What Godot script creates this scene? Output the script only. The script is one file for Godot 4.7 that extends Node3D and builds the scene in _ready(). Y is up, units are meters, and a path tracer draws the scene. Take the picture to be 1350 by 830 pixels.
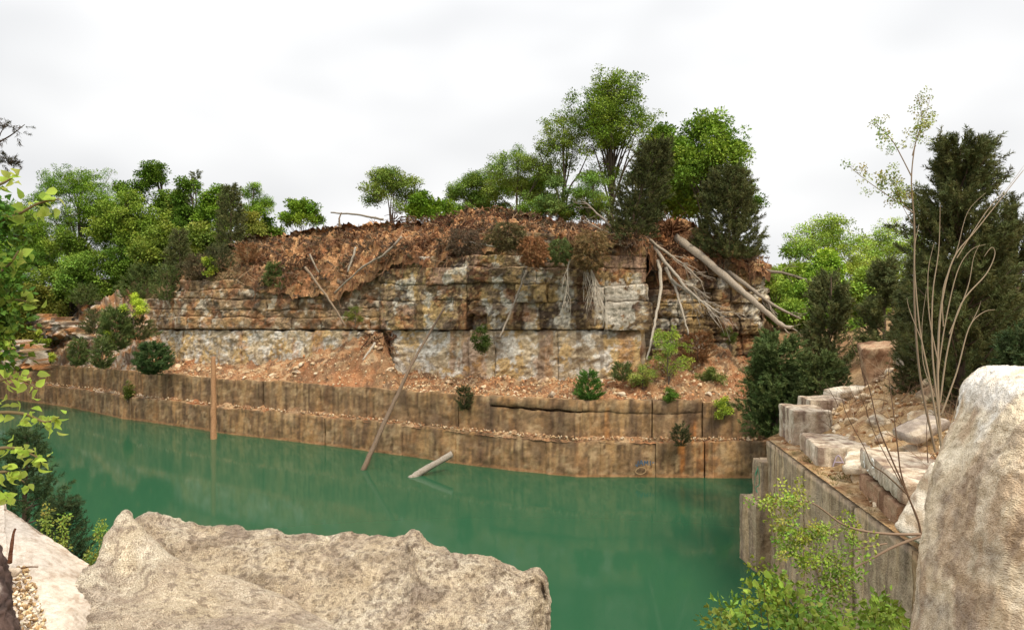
extends Node3D
# An abandoned limestone quarry: green water, a sawn bench wall, a stratified cliff under a soil heap with fallen trees, woods behind.
const F := 964.0      # focal length of the photograph in its own pixels
const EYE := 8.9      # eye height above the water, metres
var rng := RandomNumberGenerator.new()
var nz := FastNoiseLite.new()
var nz2 := FastNoiseLite.new()
var cell := FastNoiseLite.new()
var M := {}
var taken := {}

class MB:
	var v := PackedVector3Array()
	var c := PackedColorArray()
	var uv := PackedVector2Array()
	var ix := PackedInt32Array()
	func vert(p: Vector3, col := Color.WHITE, u := Vector2.ZERO) -> int:
		v.append(p); c.append(col); uv.append(u)
		return v.size() - 1
	func tri(a: int, b: int, d: int) -> void:
		ix.append(a); ix.append(b); ix.append(d)
	func quad(a: int, b: int, d: int, e: int) -> void:
		ix.append_array(PackedInt32Array([a, b, d, a, d, e]))
	func lattice(n0: int, nu: int, nv: int) -> void:   # vertices laid as rows of nu, rows going up
		for j in nv - 1:
			for i in nu - 1:
				var a := n0 + j * nu + i
				ix.append_array(PackedInt32Array([a, a + nu, a + nu + 1, a, a + nu + 1, a + 1]))
	func mesh(smooth := true) -> ArrayMesh:
		var arr := []
		arr.resize(Mesh.ARRAY_MAX)
		arr[Mesh.ARRAY_VERTEX] = v
		arr[Mesh.ARRAY_COLOR] = c
		arr[Mesh.ARRAY_TEX_UV] = uv
		arr[Mesh.ARRAY_INDEX] = ix
		if smooth:
			var n := PackedVector3Array()
			n.resize(v.size())
			for t in range(0, ix.size(), 3):
				var a := ix[t]
				var b := ix[t + 1]
				var d := ix[t + 2]
				var k := (v[d] - v[a]).cross(v[b] - v[a])
				n[a] += k; n[b] += k; n[d] += k
			for i in n.size():
				n[i] = n[i].normalized()
			arr[Mesh.ARRAY_NORMAL] = n
		var m := ArrayMesh.new()
		m.add_surface_from_arrays(Mesh.PRIMITIVE_TRIANGLES, arr)
		return m

# ---------- small helpers
func P(px: float, py: float, d: float) -> Vector3:
	return Vector3((px - 675.0) / F * d, EYE - (py - 415.0) / F * d, -d)
func L(r: float, g: float, b: float) -> Color:
	return Color(r / 255.0, g / 255.0, b / 255.0).srgb_to_linear()
func tab(t: Array, x: float) -> float:
	if x <= t[0][0]: return t[0][1]
	for i in range(1, t.size()):
		if x <= t[i][0]:
			var k: float = (x - t[i - 1][0]) / (t[i][0] - t[i - 1][0])
			return lerpf(t[i - 1][1], t[i][1], k)
	return t[-1][1]
func fb(p: Vector3, f: float) -> float:
	return nz.get_noise_3dv(p * f)
func fb2(p: Vector3, f: float) -> float:
	return nz2.get_noise_3dv(p * f + Vector3(37, 11, 5))
func ss(a: float, b: float, x: float) -> float:
	return smoothstep(a, b, x)
func numbered(called: String) -> String:
	if not taken.has(called):
		taken[called] = 0
		return called
	taken[called] += 1
	return "%s_%03d" % [called, taken[called]]
func tag(o: Node3D, label: String, category: String, group := "") -> Node3D:
	o.set_meta("label", label); o.set_meta("category", category)
	if group != "": o.set_meta("group", group)
	return o
func put(called: String, mesh: Mesh, mat: Material, parent: Node3D = null) -> MeshInstance3D:
	var o := MeshInstance3D.new()
	o.mesh = mesh
	o.material_override = mat
	if parent == null:
		o.name = numbered(called); add_child(o)
	else:
		o.name = called; parent.add_child(o, true)
	return o
func struct(called: String, mesh: Mesh, mat: Material) -> MeshInstance3D:
	var o := put(called, mesh, mat)
	o.set_meta("kind", "structure")
	return o
func base(called: String, at: Vector3) -> Node3D:
	var o := Node3D.new()
	o.name = numbered(called); add_child(o)
	o.position = at
	return o
func scatter(called: String, mesh: Mesh, mat: Material, where: Array, tint: PackedColorArray, parent: Node3D = null) -> MultiMeshInstance3D:
	var mm := MultiMesh.new()
	mm.transform_format = MultiMesh.TRANSFORM_3D
	mm.use_colors = true
	mm.mesh = mesh
	mm.instance_count = where.size()
	for i in where.size():
		mm.set_instance_transform(i, where[i])
		mm.set_instance_color(i, tint[i])
	var o := MultiMeshInstance3D.new()
	o.multimesh = mm
	o.material_override = mat
	if parent == null:
		o.name = numbered(called); add_child(o)
	else:
		o.name = called; parent.add_child(o, true)
	return o
func rv(k := 1.0) -> Vector3:
	return Vector3(rng.randf_range(-k, k), rng.randf_range(-k, k), rng.randf_range(-k, k))
func rdir() -> Vector3:
	var p := Vector3(rng.randfn(), rng.randfn(), rng.randfn())
	return p.normalized() if p.length() > 0.001 else Vector3.UP
func facing(dir: Vector3, roll := 0.0) -> Basis:   # a basis whose y runs along dir
	var y := dir.normalized()
	var x := y.cross(Vector3(0.3, 0.1, 1.0)).normalized()
	var z := x.cross(y)
	return Basis(x, y, z) * Basis(Vector3.UP, roll)
func tube(mb: MB, pts: Array, rad: Array, sides := 6, col := Color.WHITE, rough := 0.0, cap := true) -> void:
	var n := pts.size()
	var n0 := mb.v.size()
	var side := Vector3.ZERO
	var run := 0.0
	for i in n:
		var t: Vector3 = (pts[mini(i + 1, n - 1)] - pts[maxi(i - 1, 0)]).normalized()
		if side == Vector3.ZERO:
			side = t.cross(Vector3(0.31, 0.17, 0.94)).normalized()
		side = (side - t * side.dot(t)).normalized()
		var up := t.cross(side)
		if i > 0: run += (pts[i] - pts[i - 1]).length()
		for k in sides + 1:
			var a := TAU * (k % sides) / sides
			var r: float = rad[i]
			var p: Vector3 = pts[i] + (side * cos(a) + up * sin(a)) * r
			if rough > 0.0:
				p += (side * cos(a) + up * sin(a)) * r * rough * fb(p, 3.0 / maxf(r, 0.05) * 0.25)
			mb.vert(p, col, Vector2(float(k) / sides, run / 2.0))
	for i in n - 1:
		for k in sides:
			var a := n0 + i * (sides + 1) + k
			mb.quad(a, a + sides + 1, a + sides + 2, a + 1)
	if cap:
		for e in [0, n - 1]:
			var cc := mb.vert(pts[e], col * 1.25)
			for k in sides:
				var a: int = n0 + e * (sides + 1) + k
				if e == 0: mb.tri(cc, a, a + 1)
				else: mb.tri(cc, a + 1, a)
func curve(pts: Array, per := 4) -> Array:     # Catmull-Rom through the points
	var out := []
	for i in pts.size() - 1:
		var a: Vector3 = pts[maxi(i - 1, 0)]
		var b: Vector3 = pts[i]
		var c: Vector3 = pts[i + 1]
		var d: Vector3 = pts[mini(i + 2, pts.size() - 1)]
		for k in per:
			out.append(b.cubic_interpolate(c, a, d, float(k) / per))
	out.append(pts[-1])
	return out
func taper(n: int, r0: float, r1: float) -> Array:
	var out := []
	for i in n: out.append(lerpf(r0, r1, float(i) / maxf(1, n - 1)))
	return out

# ---------- textures and materials
func noise_bytes(size: int, freq: float, octaves: int, sd: int, kind := FastNoiseLite.TYPE_SIMPLEX, ridged := false) -> PackedByteArray:
	var n := FastNoiseLite.new()
	n.noise_type = kind
	n.seed = sd
	n.frequency = freq
	n.fractal_type = FastNoiseLite.FRACTAL_RIDGED if ridged else FastNoiseLite.FRACTAL_FBM
	n.fractal_octaves = octaves
	var im := n.get_seamless_image(size, size)
	im.convert(Image.FORMAT_L8)
	return im.get_data()
func grain_texture(size: int, f1: float, f2: float, dark: Color, light: Color, sd: int, pit := 0.0, bias := 0.0) -> Array:   # [albedo, relief]
	var a := noise_bytes(size, f1, 5, sd)
	var b := noise_bytes(size, f2, 4, sd + 7)
	var p := noise_bytes(size, f2 * 0.7, 2, sd + 19)
	var rgb := PackedByteArray(); rgb.resize(size * size * 3)
	var hh := PackedByteArray(); hh.resize(size * size)
	for i in size * size:
		var k := a[i] / 255.0 * 0.55 + b[i] / 255.0 * 0.45
		var t := clampf((k - 0.5) * 1.9 + 0.5 + bias, 0.0, 1.0)
		var h := k
		var dot := 1.0
		if pit > 0.0:
			var q := clampf((p[i] / 255.0 - 0.62) * 11.0, 0.0, 1.0) * pit
			t *= 1.0 - q
			dot = 1.0 - 0.3 * q
			h -= q * 0.6
		rgb[i * 3] = int(255.0 * lerpf(dark.r, light.r, t) * dot)
		rgb[i * 3 + 1] = int(255.0 * lerpf(dark.g, light.g, t) * dot)
		rgb[i * 3 + 2] = int(255.0 * lerpf(dark.b, light.b, t) * dot)
		hh[i] = int(255.0 * clampf(h, 0.0, 1.0))
	return [ImageTexture.create_from_image(Image.create_from_data(size, size, false, Image.FORMAT_RGB8, rgb)), ImageTexture.create_from_image(Image.create_from_data(size, size, false, Image.FORMAT_L8, hh))]
func stone(tex: Array, scale: float, relief: float, rough := 0.9, detail: Array = [], dscale := 1.0) -> StandardMaterial3D:
	var m := StandardMaterial3D.new()
	m.vertex_color_use_as_albedo = true
	m.albedo_texture = tex[0]
	m.uv1_triplanar = true
	m.uv1_world_triplanar = true
	m.uv1_scale = Vector3.ONE * scale
	m.roughness = rough
	m.metallic_specular = 0.25
	m.heightmap_enabled = true
	m.heightmap_texture = tex[1]
	m.heightmap_scale = relief
	if detail.size() > 0:
		m.detail_enabled = true
		m.detail_albedo = detail[0]
		m.detail_blend_mode = BaseMaterial3D.BLEND_MODE_MUL
		m.detail_uv_layer = BaseMaterial3D.DETAIL_UV_2
		m.uv2_triplanar = true
		m.uv2_world_triplanar = true
		m.uv2_scale = Vector3.ONE * dscale
	return m
func plain(col: Color, rough := 0.9, vcol := false) -> StandardMaterial3D:
	var m := StandardMaterial3D.new()
	m.albedo_color = col.linear_to_srgb()
	m.roughness = rough
	m.metallic_specular = 0.25
	m.vertex_color_use_as_albedo = vcol
	return m
func leafy(glow: Color) -> StandardMaterial3D:
	var m := StandardMaterial3D.new()
	m.vertex_color_use_as_albedo = true
	m.roughness = 0.6
	m.metallic_specular = 0.18
	m.backlight_enabled = true
	m.backlight = glow
	m.cull_mode = BaseMaterial3D.CULL_DISABLED
	return m
func make_materials() -> void:
	var g1 := grain_texture(512, 0.012, 0.07, Color(0.76, 0.74, 0.71), Color(1, 1, 1), 3, 0.2, 0.34)
	var g2 := grain_texture(512, 0.006, 0.03, Color(0.84, 0.82, 0.79), Color(1, 1, 1), 11, 0.0, 0.2)
	var g3 := grain_texture(1024, 0.02, 0.11, Color(0.72, 0.69, 0.65), Color(1, 1, 1), 23, 0.7, 0.34)
	var g4 := grain_texture(512, 0.02, 0.1, Color(0.7, 0.65, 0.6), Color(1, 1, 1), 31, 0.0, 0.1)
	var g5 := grain_texture(1024, 0.02, 0.11, Color(0.8, 0.78, 0.75), Color(1, 1, 1), 43, 0.3, 0.3)
	M.boulder_smooth = stone(g5, 1.2, 1.2, 0.9, g2, 0.6)
	M.cliff = stone(g1, 0.4, 22.0, 0.92, g2, 0.09)
	M.bench = stone(g1, 0.45, 2.5, 0.88, g2, 0.13)
	M.soil = stone(g4, 0.6, 7.0, 0.97, g2, 0.11)
	M.boulder = stone(g3, 1.1, 2.2, 0.9, g2, 0.6)
	M.slab = stone(g2, 0.8, 0.8, 0.85, g1, 2.4)
	M.block = stone(g1, 0.8, 3.0, 0.9, g2, 0.3)
	M.bark = stone(g4, 1.6, 3.0, 0.9)
	M.wood = stone(g4, 0.9, 1.5, 0.85)
	M.rock = stone(g1, 0.7, 4.0, 0.92)
	M.ground = stone(g4, 0.3, 12.0, 0.97, g2, 0.07)
	M.leaf = leafy(Color(0.5, 0.5, 0.3))
	M.needle = leafy(Color(0.35, 0.35, 0.2))
	M.twig = plain(Color.WHITE, 0.9, true)
	M.paint = plain(Color.WHITE, 0.7, true)
	var w := StandardMaterial3D.new()
	w.albedo_color = Color(0.022, 0.075, 0.036).linear_to_srgb()
	w.roughness = 0.07
	w.metallic_specular = 0.17
	var rn := FastNoiseLite.new()
	rn.frequency = 0.02; rn.fractal_octaves = 3; rn.seed = 5
	var rt := NoiseTexture2D.new()
	rt.width = 512; rt.height = 512; rt.seamless = true; rt.as_normal_map = true; rt.bump_strength = 1.0; rt.noise = rn
	w.normal_enabled = true
	w.normal_texture = rt
	w.normal_scale = 0.02
	w.uv1_triplanar = true; w.uv1_world_triplanar = true
	w.uv1_scale = Vector3(0.25, 0.25, 0.25)
	M.water = w

# ---------- the shape of the quarry, by compass column (px) of the view: depth of the bench wall, the cliff behind it, heights
const BENCH := [[-80, 86.0], [0, 78.0], [85, 71.0], [160, 62.8], [300, 54.6], [480, 48.0], [600, 43.8], [680, 41.6], [760, 40.2], [1005, 39.9], [1110, 39.9]]
const BACK := [[-80, 14.0], [60, 14.0], [150, 12.0], [220, 7.0], [240, 5.2], [300, 4.6], [500, 5.0], [520, 4.6], [846, 4.6], [866, 6.0], [940, 6.3], [1010, 7.0], [1110, 9.0]]
const FOOT := [[180, 460], [215, 470], [300, 479], [360, 476], [400, 468], [440, 452], [470, 440], [490, 434], [504, 440], [516, 470], [524, 488], [560, 493], [650, 498], [760, 498], [820, 492], [850, 476], [880, 462], [905, 452], [940, 455], [980, 470], [1015, 482], [1110, 490]]
const ROCKTOP := [[180, 406], [205, 396], [260, 372], [330, 372], [400, 384], [440, 384], [480, 352], [540, 332], [600, 312], [700, 308], [800, 310], [850, 314], [866, 352], [900, 362], [930, 340], [960, 330], [1000, 345], [1012, 356]]
const SOILLOW := [[200, 402], [240, 376], [296, 366], [330, 376], [360, 382], [400, 390], [440, 388], [470, 378], [500, 354], [540, 342], [575, 346], [600, 324], [660, 320], [700, 320], [760, 324], [800, 320], [850, 320], [868, 360], [895, 364], [925, 346], [960, 338], [1000, 352], [1016, 360]]
const SOILTOP := [[200, 384], [220, 362], [250, 344], [296, 326], [320, 313], [360, 308], [400, 300], [440, 297], [470, 293], [520, 291], [560, 290], [580, 280], [600, 282], [625, 274], [660, 273], [700, 284], [730, 289], [760, 292], [800, 292], [850, 294], [880, 289], [910, 290], [930, 304], [965, 326], [1000, 344], [1016, 352]]
const SLOPETOP := [[-80, 478], [0, 474], [40, 458], [70, 440], [85, 424], [110, 404], [150, 392], [190, 372], [230, 350], [260, 338], [300, 330]]
const TAN := Color(0.60, 0.45, 0.27)
func bench_d(px: float) -> float: return tab(BENCH, px)
func cliff_d(px: float) -> float: return tab(BENCH, px) + tab(BACK, px)
func plan(px: float, d: float) -> Vector3: return Vector3((px - 675.0) / F * d, 0.0, -d)
func outward(px: float, deep: bool) -> Vector3:     # the wall's plan normal towards the water
	var a := plan(px - 6.0, cliff_d(px - 6.0) if deep else bench_d(px - 6.0))
	var b := plan(px + 6.0, cliff_d(px + 6.0) if deep else bench_d(px + 6.0))
	var t := (b - a).normalized()
	return Vector3(-t.z, 0.0, t.x)
func level(px: float, py: float, d: float) -> float: return EYE - (py - 415.0) / F * d

# a block of the face between two columns, rounded at its edges, its sides folded back into the rock
func face_block(px0: float, px1: float, low: Callable, high: Callable, deep: bool, proud: float, rough: float, step: float, paint: Callable, fold := 0.5, round := 0.08) -> ArrayMesh:
	var mb := MB.new()
	var d0 := cliff_d((px0 + px1) / 2.0) if deep else bench_d((px0 + px1) / 2.0)
	var wide := (px1 - px0) / F * d0
	var tall: float = high.call((px0 + px1) / 2.0) - low.call((px0 + px1) / 2.0)
	var nu := clampi(int(wide / step), 3, 130)
	var nv := clampi(int(tall / step), 3, 80)
	var edge := [-fold, -fold * 0.25, -round * 0.35]
	var us := []
	for e in edge: us.append([0.0, e])
	for i in nu + 1: us.append([clampf(float(i) / nu, 0.0, 1.0), 0.0])
	for k in 3: us.append([1.0, edge[2 - k]])
	var vs := []
	for e in edge: vs.append([0.0, e])
	for i in nv + 1: vs.append([float(i) / nv, 0.0])
	for k in 3: vs.append([1.0, edge[2 - k]])
	for jv in vs:
		for iu in us:
			var px := lerpf(px0, px1, iu[0])
			var dd := cliff_d(px) if deep else bench_d(px)
			var n := outward(px, deep)
			var q := plan(px, dd)
			q.y = lerpf(low.call(px), high.call(px), jv[0])
			var eu: float = minf(iu[0], 1.0 - iu[0]) * wide
			var ev: float = minf(jv[0], 1.0 - jv[0]) * tall
			var inset := 0.0
			if eu < round: inset += (1.0 - sqrt(maxf(0.0, 1.0 - pow(1.0 - eu / round, 2)))) * round
			if ev < round: inset += (1.0 - sqrt(maxf(0.0, 1.0 - pow(1.0 - ev / round, 2)))) * round
			var disp := fb(q, 0.55) * rough + fb2(q, 1.7) * rough * 0.55 + fb(q + Vector3(9, 3, 1), 4.2) * rough * 0.3
			disp += (chunk(q, 0.8) * 0.3 + chunk(q + Vector3(5, 5, 5), 2.2) * 0.16) * rough
			var layer := nz2.get_noise_2d(q.y * 5.5, (q.x + q.z) * 0.22) * rough * (0.2 if rough < 0.2 else 0.6)
			var back: float = minf(iu[1], jv[1])
			var fade := 1.0 if back == 0.0 else 0.5
			var p := q + n * (proud - inset + back + (disp + layer) * fade)
			p.y += fb2(q, 0.9) * rough * 0.22
			mb.vert(p, paint.call(p), Vector2.ZERO)
	mb.lattice(0, us.size(), vs.size())
	return mb.mesh()

func chunk(p: Vector3, f: float) -> float:     # broken pieces with straight edges, wider than tall
	return cell.get_noise_3d(p.x * f, p.y * f * 1.7, p.z * f)
# stone colours: what the rock is made of and stained with
func stain(c: Color, to: Color, k: float) -> Color: return c.lerp(to, clampf(k, 0.0, 1.0))
func streaks(p: Vector3, f: float, seedy := 0.0) -> float:     # runs of water down a face
	return nz.get_noise_3d(p.x * f, p.y * f * 0.07 + seedy, p.z * f)
func col_upper(p: Vector3) -> Color:
	var k := chunk(p, 0.7) * 0.16 + chunk(p + Vector3(5, 5, 5), 2.2) * 0.1
	var c := L(204, 176, 140)
	c = stain(c, L(156, 136, 116), ss(-0.02, 0.14, fb(p, 0.35) + k))
	c = stain(c, L(232, 198, 138), ss(0.03, 0.12, fb2(p, 0.42) - k) * 0.9)
	c = stain(c, L(248, 242, 226), ss(0.11, 0.17, fb2(p + Vector3(3, 8, 1), 0.5) + k) * 0.9)
	c = stain(c, L(186, 122, 76), ss(0.12, 0.24, fb(p + Vector3(30, 0, 9), 0.3) + k) * 0.65)
	c = stain(c, L(86, 70, 60), ss(0.11, 0.2, streaks(p, 0.7, 4.0) + k * 0.7) * 0.68)
	c = stain(c, L(70, 58, 51), ss(0.16, 0.24, fb(p + Vector3(0, 50, 0), 0.4) - k) * 0.62)
	c = stain(c, L(86, 72, 62), ss(0.2, 0.26, fb(p, 2.6)) * 0.45)
	c = stain(c, L(240, 212, 158), ss(0.18, 0.24, fb2(p + Vector3(0, 0, 77), 2.2)) * 0.35)
	c = stain(c, L(64, 53, 46), ss(0.2, 0.26, fb2(p + Vector3(0, 9, 0), 5.0)) * 0.35)
	# the broad white wash beside the cleft
	var w := p - P(812, 400, 44.5)
	c = stain(c, L(242, 236, 224), (1.0 - ss(0.9, 1.0, Vector2(w.x / 1.25, w.y / 1.5).length() + 0.7 * fb(p, 0.9) + 0.4 * fb2(p, 2.5) + k)) * 0.9)
	return c
func col_lower(p: Vector3) -> Color:
	var k := chunk(p, 0.5) * 0.1 + chunk(p + Vector3(5, 5, 5), 1.6) * 0.08
	var c := L(240, 220, 186)
	c = stain(c, L(214, 194, 166), ss(-0.02, 0.18, fb(p, 0.3) + k) * 0.9)
	c = stain(c, L(242, 204, 140), ss(0.08, 0.2, fb2(p, 0.35) - k) * 0.75)
	c = stain(c, L(250, 246, 236), ss(0.1, 0.16, fb2(p + Vector3(5, 1, 7), 0.55) + k) * 0.9)
	c = stain(c, L(252, 248, 242), ss(0.2, 0.26, fb(p + Vector3(15, 1, 7), 1.4)) * 0.7)
	c = stain(c, L(206, 146, 92), ss(0.16, 0.26, streaks(p, 0.5, 9.0) + k) * 0.55)
	c = stain(c, L(128, 108, 90), ss(0.3, 0.38, streaks(p, 1.1, 2.0) + k) * 0.5)
	c = stain(c, L(160, 138, 114), ss(0.26, 0.32, fb(p, 2.4)) * 0.5)
	c = stain(c, L(190, 166, 138), ss(0.18, 0.24, fb2(p, 4.4)) * 0.5)
	return c
func col_left(p: Vector3) -> Color:
	var k := chunk(p, 1.1) * 0.12 + chunk(p + Vector3(5, 5, 5), 2.6) * 0.1
	var c := L(198, 170, 136)
	c = stain(c, L(160, 138, 116), ss(-0.06, 0.14, fb(p, 0.4) + k) * 0.9)
	c = stain(c, L(220, 180, 130), ss(0.06, 0.18, fb2(p, 0.5) - k) * 0.75)
	c = stain(c, L(240, 228, 206), ss(0.17, 0.24, fb2(p + Vector3(3, 8, 1), 0.9) + k) * 0.8)
	c = stain(c, L(100, 84, 72), ss(0.14, 0.24, fb(p + Vector3(0, 50, 0), 0.6) - k) * 0.7)
	c = stain(c, L(184, 124, 84), ss(0.14, 0.26, fb2(p + Vector3(30, 0, 0), 0.5)) * 0.5)
	return c
func col_slope(p: Vector3) -> Color:
	var k := chunk(p, 0.9) * 0.16 + chunk(p + Vector3(5, 5, 5), 2.2) * 0.1
	var c := L(200, 170, 134)
	c = stain(c, L(150, 128, 108), ss(-0.05, 0.12, fb(p, 0.7) + k))
	c = stain(c, L(214, 146, 92), ss(0.04, 0.14, fb2(p, 0.5) - k) * 0.8)
	c = stain(c, L(246, 238, 224), ss(0.14, 0.2, fb2(p + Vector3(3, 8, 1), 0.8) + k) * 0.85)
	c = stain(c, L(92, 78, 68), ss(0.12, 0.22, fb(p + Vector3(0, 50, 0), 0.8)) * 0.75)
	return c
func col_bench(p: Vector3) -> Color:
	var c := L(172, 138, 100)
	c = stain(c, L(196, 158, 112), ss(-0.05, 0.3, streaks(p, 0.35)) * 0.7)
	c = stain(c, L(150, 126, 100), ss(-0.05, 0.28, streaks(p, 0.6, 7.0)) * 0.6)
	c = stain(c, L(120, 98, 78), ss(0.0, 0.28, streaks(p, 1.0, 13.0)) * 0.6)
	var rusty := ss(4.0, 6.5, p.x + 2.0 * fb(p, 0.2)) * (1.0 - ss(10.0, 11.5, p.x))
	c = stain(c, L(196, 128, 70), ss(0.1, 0.3, streaks(p, 0.8, 21.0)) * (0.15 + 0.6 * rusty))
	c = stain(c, L(84, 70, 60), ss(0.08, 0.26, streaks(p, 1.9, 41.0)) * (0.2 + 0.45 * rusty))
	c = stain(c, L(84, 69, 58), ss(0.1, 0.22, streaks(p, 3.8, 3.0)) * 0.6)
	c = stain(c, L(204, 174, 130), ss(0.18, 0.3, streaks(p, 3.0, 31.0)) * 0.45)
	c = stain(c, L(200, 174, 138), ss(0.2, 0.3, fb2(p, 0.9)) * 0.45)
	c = stain(c, L(98, 82, 70), ss(0.12, 0.3, fb(p * Vector3(1, 0.6, 1) + Vector3(3, 60, 1), 0.45)) * 0.5)
	c = stain(c, L(126, 106, 86), ss(0.1, 0.25, fb2(p + Vector3(7, 0, 0), 2.6)) * 0.35)
	if p.y < 0.15: c = stain(c, L(186, 142, 102), 0.75 if p.y > 0.03 else 0.4)
	return c
func col_soil(p: Vector3) -> Color:
	var c := L(214, 170, 126)
	c = stain(c, L(178, 132, 98), ss(-0.1, 0.25, fb(p, 0.5)) * 0.8)
	c = stain(c, L(236, 196, 146), ss(0.08, 0.28, fb2(p, 0.8)) * 0.7)
	c = stain(c, L(126, 94, 74), ss(0.12, 0.28, fb(p + Vector3(8, 2, 4), 1.0)) * 0.75)
	c = stain(c, L(206, 144, 98), ss(0.15, 0.3, fb2(p + Vector3(1, 2, 40), 0.6)) * 0.6)
	c = stain(c, L(110, 78, 60), ss(0.02, 0.2, fb(p + Vector3(2, 31, 4), 0.3)) * 0.65)
	c = stain(c, L(150, 130, 100).lerp(L(112, 106, 74), ss(-0.1, 0.2, fb(p, 1.3))), (1.0 - ss(-22.5, -20.5, p.x + 1.5 * fb(p, 0.7))) * 0.85)
	return c
func col_talus(p: Vector3) -> Color:
	var c := L(196, 156, 118)
	c = stain(c, L(156, 118, 90), ss(-0.1, 0.2, fb(p, 0.6)) * 0.85)
	c = stain(c, L(214, 188, 152), ss(0.05, 0.22, fb2(p, 0.9)) * 0.75)
	c = stain(c, L(110, 88, 72), ss(0.1, 0.24, fb(p + Vector3(8, 2, 4), 1.2)) * 0.75)
	c = stain(c, L(186, 124, 84), ss(0.12, 0.28, fb2(p + Vector3(1, 2, 40), 0.4)) * 0.55)
	c = stain(c, L(132, 108, 84), ss(0.0, 0.2, fb(p + Vector3(40, 2, 4), 0.25)) * 0.5)
	if p.x < -30.0: c = stain(c, col_slope(p), 0.7)
	return c
func col_ledge(p: Vector3) -> Color:
	var c := L(192, 170, 142)
	c = stain(c, L(212, 184, 146), ss(0.0, 0.3, streaks(p, 0.9)) * 0.8)
	c = stain(c, L(146, 132, 116), ss(0.0, 0.26, streaks(p, 1.8, 7.0)) * 0.55)
	c = stain(c, L(116, 103, 92), ss(0.12, 0.3, streaks(p, 3.0, 17.0)) * 0.5)
	c = stain(c, L(196, 178, 148), ss(0.18, 0.34, streaks(p, 2.6, 27.0)) * 0.6)
	return c

func make_bench() -> void:
	var wall := struct("quarry_wall", strip_mesh(-80, 1100, 60, func(px, t): return plan(px, bench_d(px)) - outward(px, false) * 1.0 + Vector3(0, lerpf(-1.0, 3.6, t), 0), 6, col_bench), M.bench)
	var ju := [-80, -20, 56, 123, 173, 276, 339, 475, 597, 640, 768, 862, 929, 942, 1006, 1090]
	var jl := [-80, 30, 123, 173, 276, 347, 428, 530, 600, 720, 791, 865, 929, 942, 1010, 1090]
	var wide := [597, 862, 929, 339, 173, 428]
	for course in 2:
		var js: Array = [jl, ju][course]
		for i in js.size() - 1:
			var g0 := 0.8 if js[i] in wide else 0.12
			var g1 := 0.8 if js[i + 1] in wide else 0.12
			var a: float = js[i] + g0
			var b: float = js[i + 1] - g1
			var proud := rng.randf_range(-0.04, 0.05) - (0.5 if course == 1 else 0.0)
			var cap: bool = course == 1 and a > 636 and b < 930
			var bottom := func(px): return -0.7 if course == 0 else 1.75
			var top := func(px):
				var q := plan(px, bench_d(px))
				var h: float = (1.95 if course == 0 else (3.5 if cap else 4.05)) + fb(q, 0.35) * 0.14 + fb2(q, 1.6) * 0.07
				if px < 160: h -= (160.0 - px) * 0.0012 * (2.0 if course == 1 else 1.0)
				return h
			put("stone_panel", face_block(a, b, bottom, top, false, proud, 0.07, 0.12, col_bench, 0.7, 0.025), M.bench, wall)
			if cap:
				put("cap_stone", face_block(a, b, func(px): return 3.56 + fb(plan(px, bench_d(px)), 0.35) * 0.14 + 0.1 * sin(px * 0.02), func(px): return 4.15 + fb2(plan(px, bench_d(px)), 0.9) * 0.12, false, proud + 0.08, 0.08, 0.12, col_bench, 0.7, 0.05), M.bench, wall)
	# soil and chips lying on the step between the two courses
	struct("ledge_soil", strip_mesh(-80, 1090, 560, func(px, t):
		var q := plan(px, bench_d(px)) + outward(px, false) * lerpf(0.0, -0.62, t)
		q.y = 1.86 + 0.34 * sqrt(t) * clampf(0.55 + fb2(q, 0.5) * 1.6, 0.1, 1.4) + fb(q, 2.0) * 0.1
		if px < 160: q.y -= (160.0 - px) * 0.0012
		return q, 6, col_talus), M.soil)

func strip_mesh(px0: float, px1: float, nu: int, at: Callable, nv: int, paint: Callable) -> ArrayMesh:
	var mb := MB.new()
	for j in nv + 1:
		for i in nu + 1:
			var p: Vector3 = at.call(lerpf(px0, px1, float(i) / nu), float(j) / nv)
			mb.vert(p, paint.call(p))
	mb.lattice(0, nu + 1, nv + 1)
	return mb.mesh()

func talus_point(px: float, t: float) -> Vector3:
	# t 0 at the lip of the bench, 1 at the foot of the cliff (or, left of the cliff, up the broken slope)
	var dc := cliff_d(px) + 0.25
	var y0 := 3.98 - (maxf(0.0, 160.0 - px) * 0.0036)
	var foot := tab(FOOT, px)
	var y1 := level(px, foot, dc)
	var k := t
	if px < 240.0:
		var y2 := level(px, tab(SLOPETOP, px), dc)
		y1 = lerpf(y2, y1, ss(160, 232, px))
		k = pow(t, lerpf(0.8, 1.9, ss(110, 215, px)))
	elif px > 380.0 and px < 520.0:
		k = pow(t, 0.85)
	else:
		k = lerpf(t, t * t, 0.35)
	var lip := plan(px, bench_d(px)) - outward(px, false) * 0.62
	var q := lip.lerp(plan(px, dc), t)
	q.y = lerpf(y0, y1, k)
	var amp := smoothstep(0.0, 0.12, t)
	var broken := 1.0 + 1.6 * (1.0 - ss(180, 250, px))
	q += Vector3(0, 1, 0.5) * (fb(q, 0.4) * 0.35 * broken + fb2(q, 1.2) * 0.2 * broken + fb(q, 3.5) * 0.1) * amp
	return q

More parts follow.
